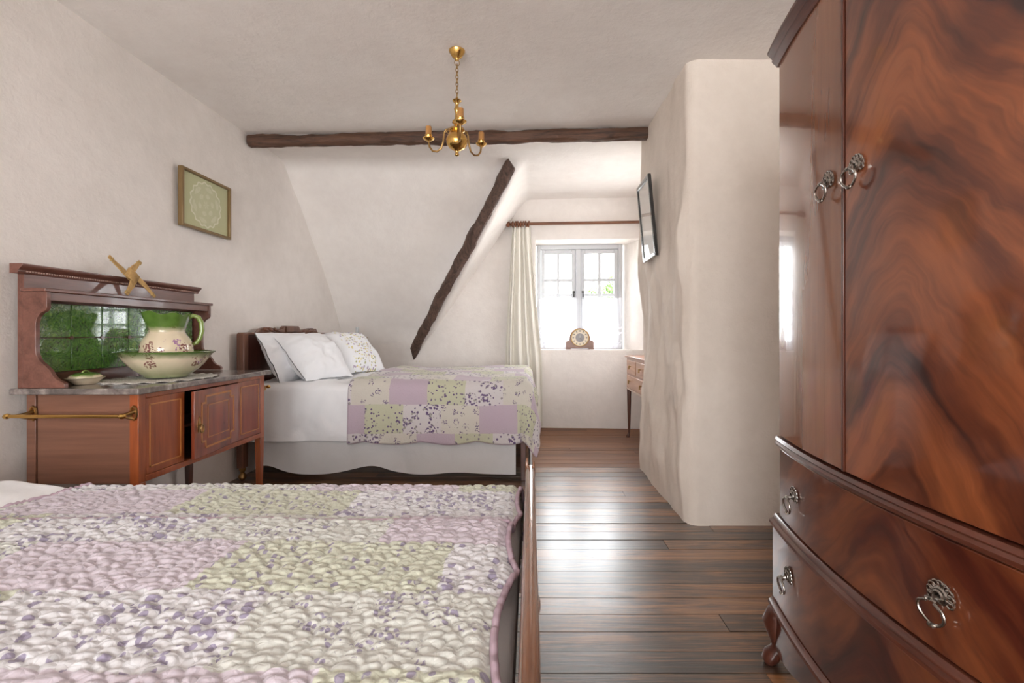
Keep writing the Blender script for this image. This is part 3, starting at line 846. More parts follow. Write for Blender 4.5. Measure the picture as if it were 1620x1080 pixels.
# drop handles
def handle_parts(P, kind, parent):
    """P(a, o, z): a along the face, o outwards, z up, about the fixing"""
    b = B()
    nl = 9
    for k in range(nl):                                   # pierced scalloped rosette
        a0 = -0.35 + k * (PI + .7) / (nl - 1)
        c = (.0185 * math.cos(a0), .0185 * math.sin(a0) + .012)
        b.tube([P(c[0] + .0065 * math.cos(q), .004, c[1] + .0065 * math.sin(q)) for q in lin(0, 2 * PI, 11)[:-1]], .0021, 6, closed=True)
    b.lathe([(0, 0)], n=3) if False else None
    for rr, oo in ((.0125, .004), (.008, .008)):
        b.tube([P(rr * math.cos(q), oo, .012 + rr * math.sin(q)) for q in lin(0, 2 * PI, 17)[:-1]], .0035, 6, closed=True)
    b.prism([(.012 * math.cos(q), .012 + .012 * math.sin(q)) for q in lin(0, 2 * PI, 17)[:-1]], lambda a, z, o: P(a, o, z), 0.0, .006)
    b.tube([P(0, .004, .01), P(0, .02, .006)], .005, 8)
    pl = obj('backplate', b, PEWTER, parent)
    r = B()
    path = []
    for q in lin(-PI * .5 + .42, PI * 1.5 - .42, 25):      # heart-like drop, open at the top
        x_ = .021 * math.cos(q + PI); z_ = -.016 + .019 * math.sin(q + PI)
        path.append((x_, z_))
    path = [(.022 * math.sin(s_) * (1 - .12 * math.cos(2 * s_)), -.014 - .022 * math.cos(s_) * (1 if abs(s_) < 2.2 else .85)) for s_ in lin(-2.75, 2.75, 27)]
    r.tube([P(x_, .018 + .006 * math.sin((z_ + .04) * 30), z_) for x_, z_ in path], .0030, 8)
    r.tube([P(-.004, .021, -.0355), P(0, .0215, -.037), P(.004, .021, -.0355)], .0048, 8)
    for sx in (-1, 1): r.tube([P(sx * .010, .02, .006), P(sx * .003, .021, .007)], .0042, 8)
    obj('drop_ring', r, PEWTER, pl)
def whandle(u, z, o, parent, sc=1.0, ext=0.0):
    p0 = np.array(WP(u, o, z, ext)); p1 = np.array(WP(u + .01, o, z, ext)); ta = (p1 - p0) / np.linalg.norm(p1 - p0)
    no = np.array([-ta[1], ta[0], 0]); no = no if no[0] < 0 else -no
    handle_parts(lambda a, oo, zz: tuple(p0 + ta * a * sc + no * oo * sc + np.array([0, 0, zz * sc])), None, parent)
g = .0035
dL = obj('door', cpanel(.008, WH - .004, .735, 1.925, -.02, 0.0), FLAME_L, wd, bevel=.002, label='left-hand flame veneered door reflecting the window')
dR = obj('door', cpanel(-WH + .004, -.002, .735, 1.925, -.02, 0.0), FLAME, wd, bevel=.002, label='right-hand flame veneered door with a feathered figure')
obj('astragal', cpanel(-.001, .0065, .735, 1.925, -.02, .004, n=4), MAHOG_V, dR, bevel=.001)
whandle(.062, 1.425, 0, dL); whandle(-.048, 1.425, 0, dR)
obj('waist_moulding', cmould([(-.02, .697), (.004, .697), (.010, .702), (.012, .710), (.009, .717), (.013, .722), (.008, .731), (-.02, .731)], -WH - .002, WH + .002), MAHOG_DK, wd)
d1 = obj('drawer', cpanel(-WH + .005, WH - .005, .480, .693, -.02, -.001), FLAME_D, wd, bevel=.002)
whandle(.258, .575, -.001, d1, 1.05); whandle(-.258, .575, -.001, d1, 1.05)
obj('drawer_moulding', cmould([(-.02, .446), (.016, .446), (.024, .452), (.022, .459), (.012, .463), (.010, .470), (.002, .477), (-.02, .477)], -WH - .018, WH + .018, ext=.018), MAHOG_DK, wd)
d2 = obj('drawer', cpanel(-WH - .015, WH + .015, .212, .442, -.02, .012, ext=.02), FLAME_D, wd, bevel=.002)
whandle(.262, .340, .012, d2, 1.05, ext=.02); whandle(-.262, .340, .012, d2, 1.05, ext=.02)
obj('base_moulding', cmould([(-.02, .185), (.020, .185), (.027, .192), (.024, .199), (.016, .203), (.012, .209), (-.02, .209)], -WH - .02, WH + .02, ext=.02), MAHOG_DK, wd)
ap = B()
us = lin(-WH - .018, WH + .018, 40)
low = [.105 + .055 * min(1, max(0, (abs(u) - .0)) / .30) ** 2 * (-.2) + .03 * math.cos(u * 9) for u in us]
ap.add([WP(u, o, z, .02) for u, zl in zip(us, low) for o, z in ((-.012, zl), (.014, zl), (.014, .183), (-.012, .183))],
       [(i * 4 + j, i * 4 + (j + 1) % 4, (i + 1) * 4 + (j + 1) % 4, (i + 1) * 4 + j) for i in range(39) for j in range(4)] + [(3, 2, 1, 0), (156, 157, 158, 159)])
ap.uv = [(u, z) for u, zl in zip(us, low) for z in (zl, zl, .183, .183)]
obj('apron', ap, FLAME_D, wd)
def cabriole(x, y, sx, sy):
    s = np.array([sx, sy, 0]) / math.hypot(sx, sy)
    prof = [(.185, -.012, .030), (.160, .004, .036), (.135, .014, .037), (.110, .010, .031), (.085, .006, .025), (.062, .004, .021), (.044, .010, .022), (.028, .022, .026), (.014, .026, .027), (.004, .022, .022), (.0, .020, .018)]
    return B().tube([tuple(np.array([x, y, z]) + s * o) for z, o, r in prof], [r for z, o, r in prof], 16)
for yy, sy in ((WC + WH - .005, .6), (WC - WH + .005, -.6)):
    obj('leg', cabriole(0.795 if sy > 0 else .755, yy, -1, sy), MAHOG_V, wd, smooth=180)
    obj('leg', cabriole(1.34, yy, 1, sy * .3), MAHOG_V, wd, smooth=180)
obj('cornice', cmould([(-.02, 1.918), (.004, 1.918), (.008, 1.924), (.016, 1.930), (.020, 1.936), (.018, 1.941), (.026, 1.950), (.033, 1.956), (.034, 1.964), (.028, 1.970), (-.02, 1.970)], -WH - .012, WH + .012), MAHOG_DK, wd)

# ================================================================== WASHSTAND
ws = thing('washstand', (-1.87, 2.4, 0), 'inlaid mahogany washstand with marble top and green tiled back', 'washstand')
wy0, wy1 = 1.945, 2.865      # carcass ends
wxf, wxb = -1.632, -2.10     # carcass front / back
zt, zb = .808, .432
obj('marble_top', B().box(-2.135, -1.605, 1.912, 2.897, zt, .833), MARBLE, ws, bevel=.004)
obj('side_panel', B().box(wxb + .045, wxf - .03, wy0 + .004, wy0 + .018, zb, zt), WASH_SIDE, ws)
obj('side_panel', B().box(wxb + .045, wxf - .03, wy1 - .018, wy1 - .004, zb, zt), WASH_SIDE, ws)
obj('back_panel', B().box(wxb, wxb + .012, wy0 + .03, wy1 - .03, zb, zt), WASH_SIDE, ws)
obj('bottom_panel', B().box(wxb + .012, wxf - .02, wy0 + .018, wy1 - .018, zb + .004, zb + .016), WASH_SIDE, ws)
for lx, ly, m_ in ((wxf - .02, wy0 + .02, WASH_FRONT), (wxf - .02, wy1 - .02, WASH_FRONT), (wxb + .02, wy0 + .02, WASH_SIDE), (wxb + .02, wy1 - .02, MAHOG_V)):
    obj('leg', B().taper(lx, ly, 0, zb, .011, .019).taper(lx, ly, zb, zt, .019, .019), m_, ws, bevel=.002)
obj('bottom_rail', B().box(wxf - .022, wxf + .001, wy0 + .039, wy1 - .039, zb, zb + .026), WASH_FRONT, ws, bevel=.002)
obj('top_rail', B().box(wxf - .022, wxf + .001, wy0 + .039, wy1 - .039, zt - .022, zt), WASH_FRONT, ws, bevel=.002)
def frect(y0, y1, z0, z1, o, w=.004, steps=0.0, name='inlay', parent=ws, fnx=None):
    """inlaid stringing as a thin proud line on the front"""
    s = steps
    if s:
        path = [(y0 + s, z0), (y1 - s, z0), (y1 - s, z0 + s), (y1, z0 + s), (y1, z1 - s), (y1 - s, z1 - s), (y1 - s, z1), (y0 + s, z1), (y0 + s, z1 - s), (y0, z1 - s), (y0, z0 + s), (y0 + s, z0 + s)]
    else:
        path = [(y0, z0), (y1, z0), (y1, z1), (y0, z1)]
    b = B()
    f = fnx or (lambda a, c, t: (wxf + t, a, c))
    for (a, c), (a2, c2) in zip(path, path[1:] + path[:1]):
        p = [(min(a, a2) - w / 2, min(c, c2) - w / 2), (max(a, a2) + w / 2, min(c, c2) - w / 2), (max(a, a2) + w / 2, max(c, c2) + w / 2), (min(a, a2) - w / 2, max(c, c2) + w / 2)]
        b.prism(p, f, o, o + .0012)
    return obj(name, b, INLAY, parent, smooth=0)
py0, py1, py2, py3 = wy0 + .039, 2.205, 2.612, wy1 - .039
z0_, z1_ = zb + .027, zt - .023
p1 = obj('front_panel', B().box(wxf - .018, wxf - .002, py0, py1, z0_, z1_), WASH_FRONT, ws, bevel=.002)
frect(py0 + .022, py1 - .022, z0_ + .03, z1_ - .03, -.002, .005, parent=p1)
p2 = obj('front_panel', B().box(wxf - .018, wxf - .002, py2, py3, z0_, z1_), WASH_DOOR, ws, bevel=.002)
frect(py2 + .022, py3 - .022, z0_ + .03, z1_ - .03, -.002, .005, parent=p2)
obj('inside_shelf', B().box(wxb + .05, wxf - .06, py1, py2, .60, .612), WASH_SIDE, ws)
ang = math.radians(-5.5)      # door standing a little ajar, hinged at its far edge
def DP(a, c, t):              # a measured along y, t outwards
    dy = a - (py2 - .004)
    return (wxf - .002 + t * math.cos(ang) - dy * math.sin(-ang) * 1.0, py2 - .004 + dy * math.cos(ang) + t * math.sin(-ang) * 0, c)
dr = obj('door', B().prism([(py1 + .006, z0_ + .002), (py2 - .004, z0_ + .002), (py2 - .004, z1_ - .002), (py1 + .006, z1_ - .002)], DP, -.012, .004), WASH_DOOR, ws, bevel=.002, label='cupboard door with stepped inlay standing slightly ajar')
frect(py1 + .065, py2 - .055, z0_ + .04, z1_ - .035, .004, .009, .032, parent=dr, fnx=DP)
frect(py1 + .115, py2 - .105, z0_ + .085, z1_ - .08, .004, .004, parent=dr, fnx=DP)
hp = B()
hy, hz = py1 + .042, .615
hp.prism([(hy - .009, hz - .03), (hy + .009, hz - .03), (hy + .012, hz), (hy + .006, hz + .035), (hy, hz + .045), (hy - .006, hz + .035), (hy - .012, hz)], DP, .004, .007)
hp.tube([DP(hy, hz + .005, .005), DP(hy, hz + .005, .02)], .006, 8)
hp.tube([DP(hy + .012 * math.sin(q), hz - .014 - .018 * math.cos(q), .02) for q in lin(0, 2 * PI, 17)[:-1]], .003, 6, closed=True)
obj('handle', hp, BRASS_D, dr)
# towel rails
def rail(yc, ys, side):
    r = thing_rail = B()
    r.tube([(-2.105, yc, .725), (-1.655, yc, .725)], .0075, 12)
    for xx in (-2.112, -1.648):
        r.lathe([(0, -.012), (.010, -.008), (.014, 0), (.010, .008), (0, .012)], (xx, yc, .725), 12)
    o = obj('towel_rail', r, BRASS, ws)
    for xx in (-2.085, -1.668):
        b = B().tube([(xx, yc, .725), (xx + .012, (yc + ys) / 2, .728), (xx + .02, ys, .735)], [.006, .007, .009], 8)
        b.tube([(xx + .018, ys + .002 * side, .735 + .028 * math.cos(q)) if False else (xx + .018 + .012 * math.sin(q), ys + .003 * side, .728 + .028 * math.cos(q)) for q in lin(0, 2 * PI, 15)[:-1]], .005, 6, closed=True)
        b.tube([(xx + .004, yc, .725), (xx + .022, (yc + ys) / 2, .712), (xx + .02, ys, .705)], .0045, 8)
        obj('rail_bracket', b, BRASS_D, o)
rail(1.885, wy0, -1); rail(2.935, wy1, 1)
# tiled back
uy0, uy1 = 1.925, 2.925
bx0, bx1 = -2.125, -2.098
obj('back_board', B().box(bx0, bx1, uy0 + .01, uy1 - .01, .833, 1.31), WASH_TOP, ws, bevel=.002)
ty0 = 1.972; tw = .152; tz0 = .888
for k in range(6):
    for j in range(2):
        obj('tile', B().box(bx1, bx1 + .011, ty0 + k * tw + .002, ty0 + (k + 1) * tw - .002, tz0 + j * tw + .002, tz0 + (j + 1) * tw - .002), TILE, ws, bevel=.002)
for k in range(1, 6):
    obj('stud', B().tube([(bx1 + .008, ty0 + k * tw, tz0 + tw), (bx1 + .0145, ty0 + k * tw, tz0 + tw)], .009, 8), MAHOG_V, ws)
obj('tile_rail', B().box(bx1, bx1 + .016, uy0 + .012, uy1 - .012, .833, tz0), MAHOG_DK, ws, bevel=.002)
obj('tile_rail', B().box(bx1, bx1 + .016, uy0 + .012, uy1 - .012, tz0 + 2 * tw, 1.218), WASH_TOP, ws, bevel=.002)
obj('shelf', B().box(bx1, -1.994, uy0 - .005, uy1 + .01, 1.232, 1.247), WASH_TOP, ws, bevel=.003)
obj('shelf_apron', B().box(-2.018, -2.005, uy0 + .02, uy1 - .02, 1.196, 1.232), WASH_TOP, ws, bevel=.002)
brk = [(bx1, .8335), (-1.925, .8335), (-1.925, .852), (-1.935, .858), (-1.955, .866), (-1.972, .882), (-1.985, .905), (-2.005, .925), (-2.028, .945), (-2.042, .972), (-2.044, 1.01), (-2.044, 1.10), (-2.038, 1.125), (-2.022, 1.145), (-2.006, 1.152), (-1.998, 1.165), (-1.998, 1.232), (bx1, 1.232)]
for ya in (uy0 + .005, uy1 - .023):
    obj('bracket', B().prism(brk, lambda a, c, t: (a, t, c), ya, ya + .018), WASH_TOP, ws, bevel=.0015)
cp = [(bx0, 1.306), (bx1 + .004, 1.306), (bx1 + .008, 1.312), (bx1 + .008, 1.320), (bx1 + .014, 1.324), (bx1 + .022, 1.332), (bx1 + .026, 1.338), (bx1 + .026, 1.346), (bx0, 1.346)]
obj('cornice', B().prism(cp, lambda a, c, t: (a, t, c), uy0 - .02, uy1 + .018), WASH_TOP, ws, bevel=.0012)
bd = B()
for k in range(88):
    bd.box(bx1 + .008, bx1 + .0115, uy0 + .01 + k * .0112, uy0 + .0165 + k * .0112, 1.3125, 1.3185)
obj('beading', bd, simple('worn_beading', (.34, .20, .15), .4), ws, smooth=0, kind='stuff')

# ---- things on the washstand
bc = (-1.845, 2.37)
dl = B(); nd = 120
U = lin(0, 2 * PI, nd + 1)[:-1]
A = np.zeros((9, nd + 1, 3))
for i, q in enumerate(lin(0.02, 1, 9)):
    for j in range(nd + 1):
        a = 2 * PI * j / nd
        rr = (.215 + .012 * abs(math.sin(a * 11))) * q
        rx = rr * 1.22
        x_ = bc[0] + rr * math.cos(a) * .98; y_ = bc[1] - .03 + rx * math.sin(a)
        A[i, j] = (min(x_, -1.612), y_, .8345 + .0025 * (1 + math.sin(a * 22)) * q ** 3)
t = NT('lace_cotton'); w_ = t.vor(t.coord(), 110, feature='DISTANCE_TO_EDGE')
t.bump(w_, .5, .004)
tag(solid(obj('lace_doily', dl.grid(A), t.p(col=t.mix(t.math('GREATER_THAN', w_, .12), (.72, .69, .64), (.42, .38, .35)), rough=.85), smooth=60), .0015, 1), 'white crocheted lace doily under the washbasin', 'doily')
def flute(r, z, a): return (r * (1 + .012 * math.sin(a * 12 + z * 30)), z)
bas = [(.0, .006), (.075, .006), (.085, 0.0), (.092, .002), (.094, .010), (.106, .018), (.135, .040), (.160, .068), (.178, .095), (.192, .115), (.206, .124), (.209, .128), (.204, .131), (.190, .124), (.172, .103), (.150, .072), (.118, .042), (.08, .028), (0, .024)]
basin = tag(obj('washbasin', B().lathe(bas, (bc[0], bc[1], .8395), 56, flute), BASIN, smooth=70), 'wide cream china washbasin with green rim on the lace doily', 'basin')
jb = .8395 + .030
jug = thing('water_jug', (bc[0], bc[1], jb), 'cream and green china water jug with violets standing in the washbasin', 'jug')
jp = [(0, .004), (.060, .004), (.064, 0), (.072, .004), (.088, .030), (.104, .062), (.112, .095), (.110, .128), (.098, .160), (.082, .182), (.075, .196), (.075, .206), (.080, .225), (.088, .250), (.096, .276), (.1, .287), (.096, .288), (.084, .252), (.070, .208), (.068, .190), (.09, .15), (.1, .1), (.06, .02), (0, .012)]
def jf(r, z, a):
    w = max(0, (z - .20) / .09)
    sp = math.cos(a + 2.2)                                 # spout towards the near wall side
    return (r * (1 + .10 * w * max(0, sp) ** 3 + .02 * w * math.sin(a * 9)) * (1 + .008 * math.sin(a * 12 + z * 30)), z + w * (.014 * max(0, sp) ** 3 + .006 * math.sin(a * 7)))
obj('body', B().lathe(jp, (bc[0], bc[1], jb), 56, jf), JUG, jug, smooth=70)
ha = math.radians(38)
hx = [( .088, .268), (.108, .282), (.130, .274), (.144, .245), (.146, .205), (.138, .165), (.122, .140), (.104, .132)]
from mathutils.geometry import interpolate_bezier
obj('handle', B().tube([(bc[0] + r * math.cos(ha), bc[1] + r * math.sin(ha), jb + z) for r, z in hx], [.009, .011, .012, .012, .011, .010, .010, .008], 10), GREEN_GLAZE, jug, smooth=180)
sd = thing('soap_dish', (-1.985, 2.085, .8335), 'small lidded oval green and cream china soap dish', 'soap dish')
def oval(r, z, a): return (r * (1 + .32 * math.cos(a) ** 2 if False else r * 0 + 1) * r if False else r * (1.0 + .28 * math.sin(a) ** 2), z)
obj('dish', B().lathe([(0, .004), (.030, .004), (.033, 0), (.037, .004), (.046, .016), (.056, .027), (.060, .029), (.056, .031), (.04, .022), (0, .018)], (-1.985, 2.085, .834), 32, oval), DISH, sd, smooth=70)
lid = obj('lid', B().lathe([(.050, .029), (.050, .032), (.044, .042), (.030, .049), (.012, .052), (0, .0525)], (-1.985, 2.085, .8345), 32, oval), DISH, sd, smooth=70)
obj('knob', B().tube([(-1.985, 2.068, .885), (-1.985, 2.078, .893), (-1.985, 2.092, .893), (-1.985, 2.102, .885)], .004, 8), GREEN_GLAZE, lid, smooth=180)
# straw cross
cr = thing('straw_cross', (-2.03, 2.395, 1.248), 'woven straw cross with four arms leaning on the washstand shelf', 'straw cross')
cc = Vector((-2.045, 2.392, 1.352))
tips = [Vector((-2.062, 2.285, 1.437)), Vector((-2.062, 2.47, 1.437)), Vector((-2.005, 2.495, 1.253)), Vector((-2.005, 2.318, 1.253))]
nx = Vector((1, 0, .28)).normalized()
for k, tp in enumerate(tips):
    d = (tp - cc); L = d.length; d.normalize()
    side = nx.cross(d).normalized()
    b = B()
    for s_ in range(-2, 3):
        p0 = cc + side * (.016 + s_ * .0068) - d * .02 + nx * (.004 * (k % 2))
        p1 = cc + side * (.012 + s_ * .0055) + d * (L * .45) + nx * .004
        p2 = cc + side * (.004 + s_ * .0028) + d * (L * .86)
        p3 = tp + side * (s_ * .0040)
        b.tube([p0, p1, p2, p3], [.0042, .004, .0034, .0036], 6)
    o = obj('arm', b, STRAW, cr, smooth=180)
    tie = cc + side * .003 + d * (L * .87)
    obj('tie', B().tube([tie + (side * math.cos(q) * .0105 + nx * math.sin(q) * .0065) for q in lin(0, 2 * PI, 13)[:-1]], .0026, 6, closed=True), simple('straw_tie', (.40, .27, .09), .7), o)
wv = B(); e1 = (tips[0] - tips[2]).normalized(); e2 = nx.cross(e1).normalized()
for k in range(9):
    s_ = -.026 + k * .0065
    wv.tube([cc + e1 * -.034 + e2 * s_ + nx * .006, cc + e2 * s_ + nx * .011, cc + e1 * .034 + e2 * s_ + nx * .006], .0038, 6)
obj('woven_centre', wv, STRAW, cr, smooth=180)

# ================================================================== PICTURES
def frame_pieces(b, P, a0, a1, c0, c1, w, t0, t1):
    b.prism([(a0, c0), (a1, c0), (a1 - w, c0 + w), (a0 + w, c0 + w)], P, t0, t1)
    b.prism([(a0, c1), (a0 + w, c1 - w), (a1 - w, c1 - w), (a1, c1)], P, t0, t1)
    b.prism([(a0, c0), (a0 + w, c0 + w), (a0 + w, c1 - w), (a0, c1)], P, t0, t1)
    b.prism([(a1, c0), (a1, c1), (a1 - w, c1 - w), (a1 - w, c0 + w)], P, t0, t1)
    return b
pic = thing('framed_lace_picture', (-2.13, 3.06, 1.715), 'framed round lace doily on pale green in a thin gilt frame', 'picture')
PL = lambda a, c, t: (XL + .012 + t, a, c)
fA = (2.83, 3.293, 1.716, 2.078)
t = NT('gilt_brown'); obj('frame', frame_pieces(B(), PL, *fA, .017, .0, .03), t.p(col=(.22, .14, .06), rough=.35, metal=.35), pic, bevel=.003)
def m_lace_pic():
    t = NT('lace_on_green')
    c = t.coord(); x, y, z = t.xyz(c)
    yy = t.math('SUBTRACT', y, 0.0015); zz = t.math('SUBTRACT', z, .182)
    r = t.math('SQRT', t.math('ADD', t.math('MULTIPLY', yy, yy), t.math('MULTIPLY', zz, zz)))
    a = t.math('ARCTAN2', zz, yy)
    ring = t.math('LESS_THAN', t.math('ABSOLUTE', t.math('SUBTRACT', r, t.math('ADD', .140, t.math('MULTIPLY', t.math('SINE', t.math('MULTIPLY', a, 16.0)), .006)))), .005)
    inside = t.math('LESS_THAN', r, .14)
    pet = t.math('MULTIPLY', inside, t.math('GREATER_THAN', t.math('ADD', t.math('SINE', t.math('MULTIPLY', a, 6.0)), t.math('SINE', t.math('MULTIPLY', r, 130.0))), .55))
    lace = t.math('MAXIMUM', t.math('MAXIMUM', ring, t.math('MULTIPLY', pet, .55)), t.math('MULTIPLY', inside, .22))
    lace = t.math('MULTIPLY', lace, t.math('ADD', .5, t.noise(c, 60, 3)))
    return t.p(col=t.mix(lace, (.50, .50, .27), (.72, .70, .55), ), rough=.7)
obj('mount', B().prism([(fA[0] + .012, fA[2] + .012), (fA[1] - .012, fA[2] + .012), (fA[1] - .012, fA[3] - .012), (fA[0] + .012, fA[3] - .012)], PL, .004, .012), m_lace_pic(), pic, smooth=0)
obj('glass', B().prism([(fA[0] + .014, fA[2] + .014), (fA[1] - .014, fA[2] + .014), (fA[1] - .014, fA[3] - .014), (fA[0] + .014, fA[3] - .014)], PL, .017, .019), GLASS, pic, smooth=0)
# dark framed picture leaning off the partition
pc2 = thing('dark_framed_picture', (.82, 3.25, 1.58), 'black-framed picture tipped forward on the partition wall', 'picture')
def PR(a, c, t):          # a along y, c up the picture, t outwards (towards the room)
    k = (c - 1.575) / .54
    return (.842 - .050 * k - t, a, c)
obj('frame', frame_pieces(B(), PR, 3.085, 3.42, 1.575, 2.115, .026, .0, .022), BLACKF, pc2, bevel=.003)
t = NT('pale_print'); n_ = t.noise(t.coord(), 6, 4)
obj('print', B().prism([(3.105, 1.595), (3.40, 1.595), (3.40, 2.095), (3.105, 2.095)], PR, .004, .010), t.p(col=t.mix(n_, (.62, .57, .50), (.76, .72, .66)), rough=.5), pc2, smooth=0)
obj('glass', B().prism([(3.107, 1.597), (3.398, 1.597), (3.398, 2.093), (3.107, 2.093)], PR, .013, .015), GLASS, pc2, smooth=0)
fr2 = obj('slip', frame_pieces(B(), PR, 3.109, 3.396, 1.599, 2.091, .012, .010, .013), simple('white_slip', (.8, .78, .74), .5), pc2)

# ================================================================== CHANDELIER
chx, chy = -.394, 2.49
ch = thing('brass_chandelier', (chx, chy, 2.0), 'three-armed polished brass chandelier hanging by a chain', 'chandelier')
obj('ceiling_rose', B().lathe([(.0, 2.512), (.010, 2.512), (.014, 2.522), (.026, 2.530), (.034, 2.545), (.042, 2.556), (.043, 2.563), (0, 2.564)], (chx, chy, 0), 28), BRASS, ch)
nl = 10; zc0, zc1 = 2.508, 2.318
lm = None
for k in range(nl):
    z_ = zc0 - (k + .5) * (zc0 - zc1) / nl
    big = k == 0
    rz, rx = (.016, .013) if big else (.0135, .0062)
    if lm is None or k == 1:
        path = [(rx * math.sin(q), 0, rz * math.cos(q)) for q in lin(0, 2 * PI, 15)[:-1]]
        b = B().tube(path, .0021, 6, closed=True)
        o0 = obj('chain_link', B().add([(p[0] + chx, p[1] + chy, p[2] + 2.0) for p in b.v], b.f), BRASS_D, ch, smooth=180)
        lm = o0
    else:
        o0 = lm.copy(); COL.objects.link(o0); o0.parent = ch
    o0.location = (0, 0, z_ - 2.0); o0.rotation_euler = (0, 0, (k % 2) * PI / 2 + .35)
col_p = [(0, 2.316), (.006, 2.316), (.008, 2.308), (.022, 2.300), (.024, 2.296), (.012, 2.284), (.008, 2.274), (.011, 2.262), (.016, 2.252), (.012, 2.240), (.009, 2.225), (.012, 2.200), (.024, 2.188), (.026, 2.180), (.014, 2.168), (.018, 2.158), (.040, 2.146), (.042, 2.136), (.030, 2.128), (.036, 2.122), (.050, 2.106), (.0575, 2.085), (.053, 2.062), (.040, 2.045), (.022, 2.035), (.010, 2.028), (.009, 2.018), (.012, 2.012), (.010, 2.004), (0, 2.0)]
obj('stem', B().lathe(list(reversed(col_p)), (chx, chy, 0), 32), BRASS, ch, smooth=60)
for a in (math.radians(-75), math.radians(165), math.radians(45)):
    ca, sa = math.cos(a), math.sin(a)
    prof = [(.030, 2.138), (.046, 2.152), (.064, 2.150), (.074, 2.134), (.076, 2.112), (.080, 2.086), (.092, 2.052), (.116, 2.038), (.142, 2.044), (.160, 2.068), (.165, 2.096), (.166, 2.106)]
    arm = obj('arm', B().tube([(chx + r * ca, chy + r * sa, z) for r, z in prof], .0052, 10), BRASS_D, ch, smooth=180)
    cur = [(.050 + .012 * math.cos(q) * (1 - q / 9), 2.134 + .012 * math.sin(q) * (1 - q / 9)) for q in lin(0, 6.5, 18)]
    obj('scroll', B().tube([(chx + r * ca, chy + r * sa, z) for r, z in cur], .0028, 6), BRASS_D, arm, smooth=180)
    c = (chx + .166 * ca, chy + .166 * sa, 0)
    obj('drip_pan', B().lathe([(0, 2.100), (.012, 2.100), (.018, 2.104), (.030, 2.112), (.031, 2.116), (.024, 2.116), (.017, 2.112), (.016, 2.124), (.020, 2.132), (.016, 2.136), (0, 2.136)], c, 24), BRASS, arm, smooth=60)
    obj('candle_sleeve', B().lathe([(.0165, 2.135), (.0160, 2.176), (.014, 2.179), (0, 2.175)], c, 18), CANDLE, arm, smooth=60)
    obj('bulb', B().lathe([(.007, 2.174), (.010, 2.184), (.013, 2.196), (.011, 2.210), (.005, 2.224), (.001, 2.230), (0, 2.2305)], c, 16), m_glass('bulb_glass') if a < 0 else bpy.data.materials['bulb_glass'], arm, smooth=180)

# ================================================================== DRESSING TABLE, CLOCK, SMALL TUBE
dk = thing('dressing_table', (1.2, 4.37, 0), 'light mahogany dressing table with small drawers in the alcove', 'dressing table')
dx0, dx1, dy0, dy1 = .977, 1.42, 3.93, 4.80
obj('table_top', B().box(dx0 - .012, dx1, dy0 - .015, dy1 + .015, .818, .836), DESK, dk, bevel=.004)
obj('body', B().box(dx0 + .006, dx1 - .01, dy0 + .01, dy1 - .01, .497, .818), DESK, dk, bevel=.002)
obj('rail', B().box(dx0, dx0 + .02, dy0 + .01, dy1 - .01, .493, .508), simple('pale_edge', (.62, .47, .38), .35), dk, bevel=.002)
kb = [(0, 0), (.005, 0), (.005, .01), (.011, .014), (.012, .02), (.007, .024), (0, .025)]
def knob(y_, z_, par):
    n = 12
    obj('drop_pull', B().add([(dx0 - z, y_ + r * math.cos(2 * PI * j / n), z_ + r * math.sin(2 * PI * j / n)) for r, z in kb for j in range(n)],
        [(i * n + j, i * n + (j + 1) % n, (i + 1) * n + (j + 1) % n, (i + 1) * n + j) for i in range(len(kb) - 1) for j in range(n)])
        .tube([(dx0 - .018, y_, z_), (dx0 - .02, y_, z_ - .028)], .006, 8), BRASS_D, par)
DF = m_wood('desk_drawer_wood', (.36, .15, .07), (.58, .29, .16), axis=1, rough=.3, coat=.4)
for ya, yb_ in ((dy0 + .03, 4.355), (4.385, dy1 - .03)):
    d_ = obj('drawer', B().box(dx0, dx0 + .02, ya, yb_, .660, .790), DF, dk, bevel=.003)
    knob((ya + yb_) / 2, .735, d_)
d_ = obj('drawer', B().box(dx0, dx0 + .02, dy0 + .03, dy1 - .03, .515, .640), DF, dk, bevel=.003)
knob(dy1 - .2, .59, d_); knob(dy0 + .2, .59, d_)
for xx in (dx0 + .024, dx1 - .03):
    for yy in (dy0 + .03, dy1 - .03):
        lg = B().tube([(xx, yy, .50), (xx, yy, .35), (xx, yy, .15), (xx, yy, .05), (xx - .006, yy, .03), (xx - .012, yy, .016), (xx - .012, yy, 0)], [.022, .020, .015, .012, .012, .019, .017], 10)
        obj('leg', lg, DESK_LEG, dk, smooth=60)
cxk = .557; zs = WIN['z0'] + .006
ck = thing('mantel_clock', PB(cxk, .14, zs), 'brown wooden mantel clock with round cream dial on the window sill', 'clock')
def CP(a, c, t): return PB(cxk + a, .14 - t, zs + c)
body = [(-.155, .012), (-.155, .075), (-.150, .092), (-.135, .100), (-.118, .104)]
body += [(.118 * math.cos(q), .122 + .118 * math.sin(q)) for q in lin(PI * 1.02, -PI * .02, 26)]
body += [(.118, .104), (.135, .100), (.150, .092), (.155, .075), (.155, .012)]
obj('case', B().prism(body, CP, -.05, .04), CLOCKW, ck, bevel=.004)
obj('foot', B().prism([(-.158, 0), (-.105, 0), (-.105, .012), (-.158, .012)], CP, -.052, .043), CLOCKW, ck)
obj('foot', B().prism([(.105, 0), (.158, 0), (.158, .012), (.105, .012)], CP, -.052, .043), CLOCKW, ck)
circ = lambda r, n=40: [(r * math.cos(q), .132 + r * math.sin(q)) for q in lin(0, 2 * PI, n + 1)[:-1]]
obj('bezel', B().tube([CP(a, c, .044) for a, c in circ(.098)], .006, 8, closed=True), BRASS_D, ck, smooth=180)
dial = obj('dial', B().prism(circ(.096), CP, .038, .043), simple('cream_dial', (.70, .60, .46), .4), ck)
